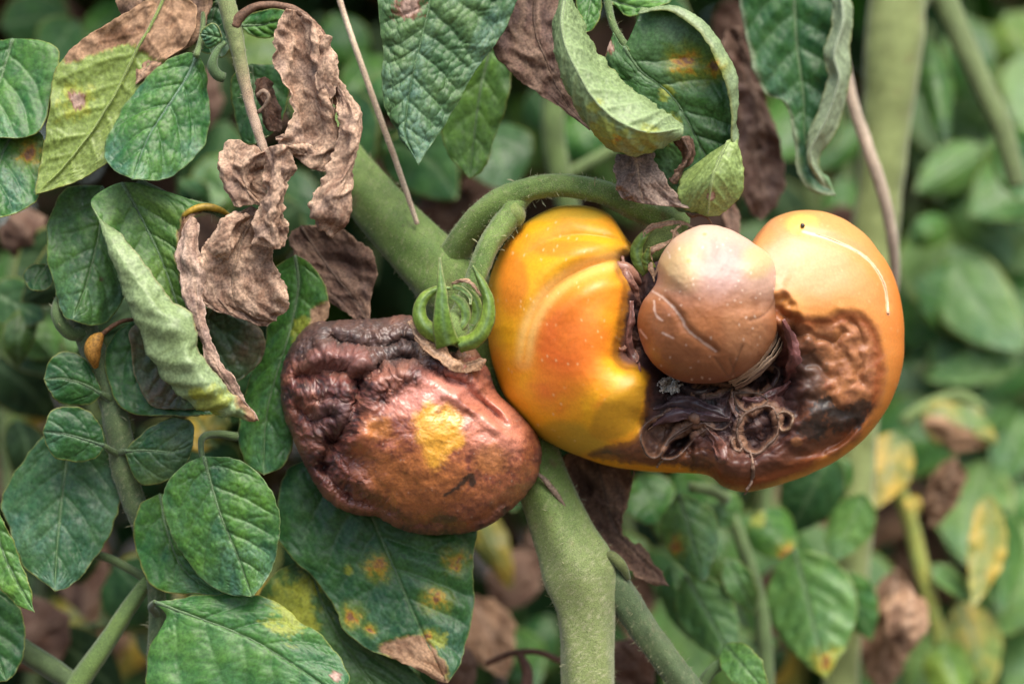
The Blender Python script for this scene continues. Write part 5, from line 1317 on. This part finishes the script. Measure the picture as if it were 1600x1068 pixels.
leaf_thing("dark green leaf with a pale rolled right margin hanging at the upper right",
           [(1160, -20), (1168, 70), (1190, 140), (1225, 160), (1240, 215), (1246, 268), (1270, 300)], [(1240, -60), (1245, 60), (1256, 150), (1262, 230), (1306, 306)], [(1310, -40), (1322, 40), (1308, 100), (1318, 150), (1296, 200), (1272, 240), (1274, 280)], 210,
           sty('dark', dust=0.5, veins=6, edge=(0.30, 0.34, 0.22), edge_w=11, bulge=8), n=(90, 70))
tt = rolled_thing("long pale twisted leaf margin hanging from the dark leaf at the upper right",
           [[(1296, -30, 180), (1300, 30, 176), (1288, 80, 176), (1296, 120, 178), (1276, 180, 180), (1262, 240, 186), (1300, 304, 196)], [(1310, -30, 170), (1318, 30, 164), (1304, 85, 162), (1312, 125, 164), (1290, 190, 168), (1266, 245, 178), (1302, 305, 194)], [(1322, -30, 180), (1332, 30, 178), (1326, 80, 176), (1326, 130, 178), (1310, 200, 184), (1278, 250, 190), (1306, 306, 198)]], [-1, 0, 1],
           sty('pale', under=(0.26, 0.32, 0.20), dust=0.2), n=(70, 30))
# ---- straw
straw = thing("dry_straw", "thin dry tan straw slanting down to the fork of the main stem", "straw", (652, 352, 70))
tube("stalk", [(522, -30, 60), (540, 30, 62), (566, 105, 64), (596, 190, 66), (622, 262, 68), (652, 350, 72)], [4.6, 4.6, 4.8, 4.8, 4.6, 3.8], (0.62, 0.50, 0.36), M_STEM, straw, seg=12, lump=0.1, cvar=0.3, c2=(0.45, 0.33, 0.23))
# ---- dead leaf right of the lower stem
leaf_thing("brown dead leaf hanging between the lower stem and the large tomato",
           [(880, 715), (892, 770), (912, 820), (950, 860), (1000, 905)], [(925, 690), (945, 760), (960, 820), (1000, 870), (1046, 915)], [(985, 735), (982, 780), (968, 830), (1000, 850), (1030, 885)], 150, sty('deaddark', crumple=10, c0=(0.14, 0.078, 0.052), edge=(0.26, 0.16, 0.10)), n=(90, 60), name="withered_leaf", cat="withered leaf")
# ================================================================== PLANTS OUT OF FOCUS BEHIND
BGN = (44, 30)
_r = random.Random(11)
def bleaf(parent, b, t, w, d, style, **k):
    k.setdefault('n', BGN); k.setdefault('cup', 14)
    style = dict(style, groove=style['groove'] * 0.6, bulge=style['bulge'] * 0.7, quilt=style['quilt'] * .6, veins=min(style['veins'], 5))
    k.setdefault('arch', _r.uniform(-20, 45)); k.setdefault('lift', _r.uniform(-30, 50)); k['cup'] = k['cup'] * _r.uniform(-0.6, 2.2); k.setdefault('g', (_r.uniform(-.35, .35), _r.uniform(-.65, -.1) if style['rough'] < .6 else _r.uniform(-.15, .3)))
    if d > 250: d = 250 + (d - 250) * 1.35
    return auto_leaf(parent, b, t, w, d, style, **k)
def bstem(parent, pts, r, col=(0.12, 0.17, 0.06), name="stem", **k):
    pts = [(x, y, z if z < 250 else 250 + (z - 250) * 1.35) for x, y, z in pts]
    return tube(name, pts, r, col, M_STEM, parent, seg=20, lump=0.06, step=8, **k)
LITE = sty('light', c0=(0.065, 0.17, 0.04), c1=(0.11, 0.22, 0.05), dust=0.5)
GRN = sty('green', dust=0.2); DK = sty('dark', dust=0.05, rough=.65); LIM = sty('lime'); YEL = sty('yellow')
DD = sty('deaddark'); DE = sty('dead')

p1 = thing("tomato_plant", "pale thick out-of-focus stem with a slanting branch behind the large tomato's right side", "tomato plant", (1310, 1100, 560))
bstem(p1, [(1408, -80, 520), (1398, 60, 520), (1388, 160, 525), (1376, 280, 530), (1362, 420, 540), (1350, 560, 545), (1340, 700, 550), (1330, 860, 555), (1318, 1010, 560), (1310, 1120, 560)], [42, 46, 41, 36, 38, 33, 30, 32, 28, 30], (0.22, 0.27, 0.095), c2=(0.13, 0.16, 0.05), scars=0.5)
bstem(p1, [(1400, 60, 520), (1430, 0, 530), (1462, -20, 540), (1500, 55, 545), (1535, 135, 550), (1566, 200, 555), (1590, 290, 560)], [20, 22, 22, 19, 18, 17, 14], (0.14, 0.19, 0.07), name="branch")
bleaf(p1, (1330, 720), (1235, 800), 44, 520, GRN, g=(0.2, 0))
bleaf(p1, (1300, 700), (1230, 840), 50, 500, DK)
bleaf(p1, (1566, 200), (1640, 330), 46, 600, GRN)
bleaf(p1, (1450, 60), (1480, 230), 26, 640, sty('green', c0=(.05, .10, .05)))
bleaf(p1, (1352, 770), (1300, 880), 36, 470, LITE)
bleaf(p1, (1318, 890), (1362, 1000), 34, 480, GRN)
p1b = thing("dry_straw", "pale grey dry straw in front of the out-of-focus stem at the right", "straw", (1398, 420, 420))
tube("stalk", [(1290, -120, 320), (1308, 20, 325), (1330, 150, 340), (1352, 220, 350), (1376, 290, 370), (1392, 360, 400), (1398, 425, 440), (1392, 480, 480)], [8, 8, 9, 10, 10, 9, 8, 7], (0.50, 0.40, 0.30), M_STEM, p1b, seg=14, lump=0.12, step=8)

p2 = thing("tomato_plant", "out-of-focus yellowing plant with a thin yellow stalk at the lower right", "tomato plant", (1480, 1100, 700))
bstem(p2, [(1392, 700, 640), (1404, 760, 640), (1424, 820, 640), (1440, 890, 640), (1456, 950, 645), (1470, 1010, 650), (1484, 1110, 660)], [12, 13, 13, 13, 12, 12, 13], (0.30, 0.30, 0.06), c2=(0.20, 0.26, 0.06))
bstem(p2, [(1410, 660, 650), (1450, 632, 655), (1500, 618, 660), (1540, 640, 665)], [10, 10, 9, 7], (0.15, 0.22, 0.07), name="branch")
bleaf(p2, (1400, 672), (1370, 795), 42, 620, YEL, label="yellowing leaf with a pinkish brown top")
bleaf(p2, (1440, 640), (1560, 690), 44, 640, sty('yellow', c0=(0.11, 0.18, 0.05), dead=([(1440, 655), (1480, 650), (1535, 690), (1520, 720), (1480, 700)],)), label="green and yellow leaf with a dead brown lower edge")
bleaf(p2, (1495, 715), (1452, 825), 28, 600, DE, label="hanging dead brown leaf")
bleaf(p2, (1545, 770), (1520, 950), 30, 600, sty('yellow', c0=(0.14, 0.21, 0.05), yellow=.8), bend=0.05)
bleaf(p2, (1570, 790), (1565, 960), 34, 640, LITE)
bleaf(p2, (1500, 940), (1548, 1080), 46, 640, sty('yellow', c0=(0.14, 0.22, 0.05), yellow=.6))
bleaf(p2, (1470, 1000), (1500, 1100), 40, 600, LIM)
bleaf(p2, (1455, 880), (1520, 940), 18, 620, LITE)
bleaf(p2, (1418, 770), (1438, 800), 14, 610, sty('yellow', c0=(0.40, 0.28, 0.04)))

p3_ = thing("withered_leaf", "large crumpled dead brown leaf out of focus at the bottom right", "withered leaf", (1420, 890, 560))
bleaf(p3_, (1400, 885), (1370, 1100), 44, 560, DE, name="blade", rib=True)
bleaf(p3_, (1425, 915), (1410, 1030), 34, 520, DE, name="blade")

p4 = thing("tomato_plant", "out-of-focus green plant with broad folded leaves below the large tomato", "tomato plant", (1180, 1120, 420))
bstem(p4, [(1130, 770, 430), (1160, 850, 420), (1190, 960, 420), (1200, 1110, 420)], [10, 11, 12, 13], (0.13, 0.20, 0.07))
bstem(p4, [(1080, 760, 360), (1110, 765, 380), (1135, 780, 400)], [9, 9, 9], (0.15, 0.22, 0.08), name="branch")
bleaf(p4, (1240, 855), (1290, 1060), 78, 430, sty('light', c0=(0.07, 0.185, 0.045), c1=(0.12, 0.24, 0.055), dust=0.45, veins=6, bulge=8, spots=((1300, 1045, 40, 'h'), (1290, 1030, 18, 'y'))), n=(64, 50), wr=62, label="broad folded green leaf with a yellow corner", rib=True)
bleaf(p4, (1060, 770), (1100, 910), 44, 300, sty('light', c0=(0.07, 0.185, 0.045), c1=(0.12, 0.24, 0.055), dust=0.5, veins=5, bulge=7, spots=((1058, 850, 16, 'y'),)), n=(60, 44), label="curled shiny green leaf with a yellow patch", rib=True)
bleaf(p4, (1070, 895), (1150, 1040), 46, 330, sty('light', c0=(0.07, 0.185, 0.045), c1=(0.12, 0.24, 0.055), dust=0.6, veins=5, bulge=7), n=(60, 44), rib=True)
bleaf(p4, (1050, 880), (1080, 1000), 30, 380, GRN)
bleaf(p4, (1135, 870), (1180, 960), 24, 380, sty('light', c0=(0.07, 0.185, 0.045), c1=(0.12, 0.24, 0.055), dust=0.5))
bleaf(p4, (1180, 800), (1240, 870), 40, 460, sty('green', spots=((1232, 862, 16, 'y'), (1180, 812, 18, 'h'))), label="small green leaf spotted orange")
bleaf(p4, (1160, 810), (1100, 780), 30, 440, LITE)
bleaf(p4, (1000, 740), (1030, 820), 44, 420, sty('dust_sheened'))
bleaf(p4, (1130, 1005), (1200, 1085), 30, 150, sty('light', c0=(0.07, 0.185, 0.045), c1=(0.12, 0.24, 0.055), dust=.3), name="leaf")
bstem(p4, [(1085, 1090, 170), (1110, 1050, 165), (1140, 1032, 160), (1170, 1040, 160), (1190, 1075, 165)], [9, 9, 9, 8, 7], (0.10, 0.17, 0.06), name="branch")

p5 = thing("tomato_plant", "out-of-focus leafy green plant at the middle right edge", "tomato plant", (1700, 900, 900))
bleaf(p5, (1430, 440), (1610, 500), 62, 820, sty('dust_sheened', dust=.5), n=(50, 36), label="broad blurred grey-green leaf")
bleaf(p5, (1420, 400), (1560, 440), 40, 900, GRN)
bleaf(p5, (1600, 560), (1440, 590), 30, 800, LITE)
bleaf(p5, (1590, 540), (1510, 700), 46, 850, LITE)
bleaf(p5, (1610, 620), (1560, 760), 44, 880, LITE)
bleaf(p5, (1600, 740), (1530, 860), 44, 860, GRN)
bleaf(p5, (1640, 800), (1590, 1000), 50, 820, DK)
bleaf(p5, (1540, 230), (1430, 300), 40, 900, LITE)
bleaf(p5, (1600, 330), (1500, 400), 36, 950, GRN)
bleaf(p5, (1480, 340), (1420, 380), 26, 850, sty('light', dust=.8))
bleaf(p5, (1610, 130), (1560, 60), 60, 1000, LIM)
bleaf(p5, (1570, 20), (1610, 100), 44, 1000, LIM)
bstem(p5, [(1640, 540, 850), (1580, 530, 850), (1500, 545, 850), (1430, 580, 850)], [10, 10, 9, 8], (0.13, 0.19, 0.07))
bstem(p5, [(1600, 260, 950), (1530, 262, 950), (1440, 270, 950)], [10, 10, 9], (0.13, 0.18, 0.08))

t8 = leaf_thing("brown dead leaf hanging blurred behind the curled leaf's right side", [(1130, 60), (1140, 140), (1150, 230), (1165, 320)], [(1150, 40), (1170, 120), (1185, 220), (1190, 345)], [(1165, 80), (1195, 150), (1220, 230), (1225, 300)], 330, sty('deaddark', crumple=9, c0=(0.15, 0.085, 0.06)), n=(70, 50), name="withered_leaf", cat="withered leaf")
leaf_thing("thin brown dead strip behind the tan knob of the large tomato", [(1130, 325), (1134, 360)], [(1138, 300), (1142, 340), (1150, 390)], [(1152, 325), (1156, 360)], 200, sty('deaddark', crumple=4, c0=(.2, .11, .07)), n=(40, 20), name="withered_leaf", cat="withered leaf")

# behind, between the main stem and the fruit
DK = sty('dark', dust=0, rough=.7)
p6 = thing("tomato_plant", "dim green stems and leaves in the gap above the fruit stalk", "tomato plant", (840, 420, 700))
bstem(p6, [(866, 130, 520), (864, 200, 520), (872, 260, 525), (890, 330, 530)], [18, 18, 18, 18], (0.11, 0.17, 0.05))
bstem(p6, [(960, 230, 540), (925, 252, 540), (890, 270, 540)], [10, 10, 9], (0.12, 0.18, 0.06), name="branch")
bleaf(p6, (760, 190), (800, 300), 60, 560, sty('dark', c0=(.025, .075, .025)))
bleaf(p6, (900, 170), (930, 270), 50, 620, sty('green', dust=0))
bleaf(p6, (700, 200), (650, 330), 44, 700, DK)
bleaf(p6, (620, 200), (680, 320), 50, 760, sty('dead', c0=(.2, .12, .09)))
bleaf(p6, (560, 80), (610, 200), 50, 640, sty('green', c0=(.04, .1, .03)))
bleaf(p6, (520, 20), (560, 120), 40, 720, sty('green', dust=0))
bleaf(p6, (590, 130), (600, 230), 34, 760, YEL)
bleaf(p6, (560, 150), (640, 190), 26, 560, DD)
bleaf(p6, (740, 300), (640, 360), 36, 600, DD)
bleaf(p6, (830, 140), (870, 210), 36, 700, DK)
bleaf(p6, (1000, 0), (1090, 70), 40, 560, sty('dark'))
bleaf(p6, (1130, 0), (1190, 120), 40, 620, DD)

p7 = thing("tomato_plant", "out-of-focus bright green leaves behind the leafy shoot at the left border", "tomato plant", (40, 1000, 900))
bleaf(p7, (-20, 560), (70, 610), 40, 820, LIM); bleaf(p7, (80, 580), (0, 660), 34, 860, LIM)
bleaf(p7, (20, 480), (90, 560), 50, 420, sty('green', c0=(.04, .1, .025), dust=.1))
bleaf(p7, (-20, 450), (70, 500), 40, 330, sty('dark', dust=.1, c0=(.03, .08, .02)))
bleaf(p7, (0, 400), (40, 450), 40, 800, sty('dust_sheened'))
bleaf(p7, (60, 600), (10, 690), 40, 900, YEL); bleaf(p7, (20, 330), (60, 410), 40, 420, DD)
bleaf(p7, (130, 560), (60, 520), 34, 500, GRN)
bleaf(p7, (60, 940), (130, 1040), 44, 800, YEL); bleaf(p7, (180, 930), (150, 1050), 44, 860, sty('dead', c0=(.15, .1, .07)))
bleaf(p7, (0, 700), (40, 800), 44, 800, DD); bleaf(p7, (220, 930), (190, 1060), 40, 900, YEL)
bstem(p7, [(70, 860, 500), (60, 930, 500), (50, 1010, 500)], [9, 9, 9], (0.06, 0.09, 0.035)); bstem(p7, [(60, 1000, 520), (120, 985, 520), (200, 968, 520)], [8, 8, 8], (0.06, 0.1, 0.035), name="branch")

p8 = thing("tomato_plant", "out-of-focus green leaves in the top left corner", "tomato plant", (120, 120, 900))
for b, t, w, d, s_ in (((0, 40), (110, 20), 40, 700, DK), ((90, -20), (30, 60), 40, 800, sty('green', dust=0)), ((120, 30), (60, 110), 40, 620, DK), ((200, 0), (120, 80), 30, 700, sty('green', dust=0)), ((20, -10), (150, 60), 36, 900, DD),
                       ((400, 30), (440, 130), 50, 640, sty('lime', c0=(.06, .13, .03))), ((330, 250), (400, 340), 50, 560, sty('green', c0=(.04, .1, .025))), ((330, 330), (300, 400), 34, 700, DD), ((440, 260), (490, 380), 40, 640, sty('dark')),
                       ((400, 60), (380, 170), 36, 760, YEL), ((280, 280), (330, 330), 24, 500, DK)):
    bleaf(p8, b, t, w, d, s_)

p9 = thing("tomato_plant", "dim olive leaves and brown scraps in the gap under the shrivelled tomato", "tomato plant", (790, 1120, 700))
for b, t, w, d, s_ in (((745, 790), (800, 920), 26, 640, sty('yellow', c0=(.05, .09, .02))), ((830, 860), (770, 960), 44, 700, DD), ((740, 930), (790, 1060), 44, 560, DE), ((800, 980), (840, 1080), 36, 620, sty('dust_sheened')),
                       ((860, 960), (800, 1080), 40, 800, sty('dark')), ((1000, 860), (1060, 960), 44, 760, DK), ((960, 1000), (1020, 1080), 40, 330, DD), ((720, 1000), (700, 1100), 34, 330, sty('deaddark', c0=(.2, .11, .08))), ((860, 800), (900, 920), 60, 800, DD),
                       ((820, 700), (800, 800), 40, 420, DK), ((550, 1020), (660, 1100), 50, 420, GRN), ((180, 880), (260, 980), 60, 420, DK), ((300, 700), (380, 780), 50, 420, DK), ((330, 560), (400, 660), 44, 360, DK), ((340, 700), (300, 640), 40, 330, sty('yellow', c0=(.05, .09, .02)))):
    bleaf(p9, b, t, w, d, s_)
tube("dry_stalk", [(760, 1036, 300), (800, 1020, 290), (840, 1018, 290), (876, 1032, 300)], [5, 5, 5, 5], (0.19, 0.10, 0.065), M_DEAD, p9, seg=10, lump=0.15)
tube("dry_stalk", [(812, 1020, 290), (824, 1050, 290), (820, 1090, 290)], [6, 9, 9], (0.24, 0.13, 0.09), M_DEAD, p9, seg=10, lump=0.15)

def scatter(label, box, count, dr, styles, size, seed):
    """a plant of the row behind: its leaves hang from a few stalks"""
    q = random.Random(seed)
    x0, y0, x1, y1 = box
    p = thing("tomato_plant", label, "tomato plant", ((x0 + x1) / 2, y1 + 60, (dr[0] + dr[1]) / 2))
    for i in range(count):
        x, y, d = q.uniform(x0, x1), q.uniform(y0, y1), q.uniform(*dr)
        L = q.uniform(*size); a = q.uniform(-1.1, 1.1)
        b, t = (x - 0.5 * L * math.sin(a), y - 0.5 * L * math.cos(a)), (x + 0.5 * L * math.sin(a), y + 0.5 * L * math.cos(a))
        s_ = q.choices([s for s, w in styles], [w for s, w in styles])[0]
        bleaf(p, b, t, L * q.uniform(0.26, 0.4), d, s_, n=(26, 18), bend=q.uniform(-.12, .12))
    for i in range(3):
        x = q.uniform(x0, x1)
        bstem(p, [(x, y0 - 20, dr[1]), (x + q.uniform(-30, 30), (y0 + y1) / 2, dr[1]), (x + q.uniform(-40, 40), y1 + 60, dr[1])], [7, 9, 10], (0.12, 0.18, 0.06))
    return p
DK0 = sty('dark', dust=0, c0=(.009, .034, .010), c1=(.018, .05, .010), rough=.75)  # leaves darkened in colour to deepen the shade in gaps
GLO = sty('light', c0=(0.10, 0.22, 0.05), c1=(0.16, 0.27, 0.07), dust=0.6)  # leaf colour brightened to imitate lit gloss
scatter("out-of-focus sunlit leaves crowding the lower right corner", (1180, 700, 1620, 1080), 32, (720, 1050), [(LITE, 4), (GLO, 5), (GRN, 2), (DE, 3), (YEL, 2)], (120, 240), 3)
scatter("out-of-focus green leaves right of the pale thick stem", (1420, 60, 1640, 640), 26, (800, 1150), [(LITE, 4), (GLO, 3), (GRN, 4), (DE, 1)], (110, 220), 24)
scatter("out-of-focus leaves behind the large tomato and its upper right leaf", (1090, 150, 1330, 420), 14, (760, 1100), [(GRN, 3), (DD, 3), (LITE, 1), (DK0, 4)], (90, 170), 5)
scatter("out-of-focus green leaves under the large tomato beside the lower stem", (960, 760, 1240, 1080), 16, (560, 900), [(GRN, 4), (LITE, 3), (DK0, 3), (DD, 1)], (90, 170), 6)
scatter("dim leaves behind the leafy shoot and the rolled leaf", (20, 380, 420, 720), 22, (300, 620), [(DK0, 7), (DK, 2), (sty('green', c0=(.04, .09, .015), c1=(.05, .1, .02)), 2)], (90, 170), 7)
scatter("dim leaves behind the withered compound leaf and the straw", (300, 60, 780, 380), 26, (480, 900), [(DK0, 6), (DK, 3), (GRN, 1), (DD, 2)], (90, 180), 8)
scatter("dim leaves and brown scraps at the bottom left behind the green stalk", (0, 860, 480, 1080), 16, (420, 800), [(DK0, 4), (sty('yellow', c0=(.05, .09, .02), c1=(.15, .14, .03)), 2), (DD, 2), (GRN, 2)], (90, 170), 9)
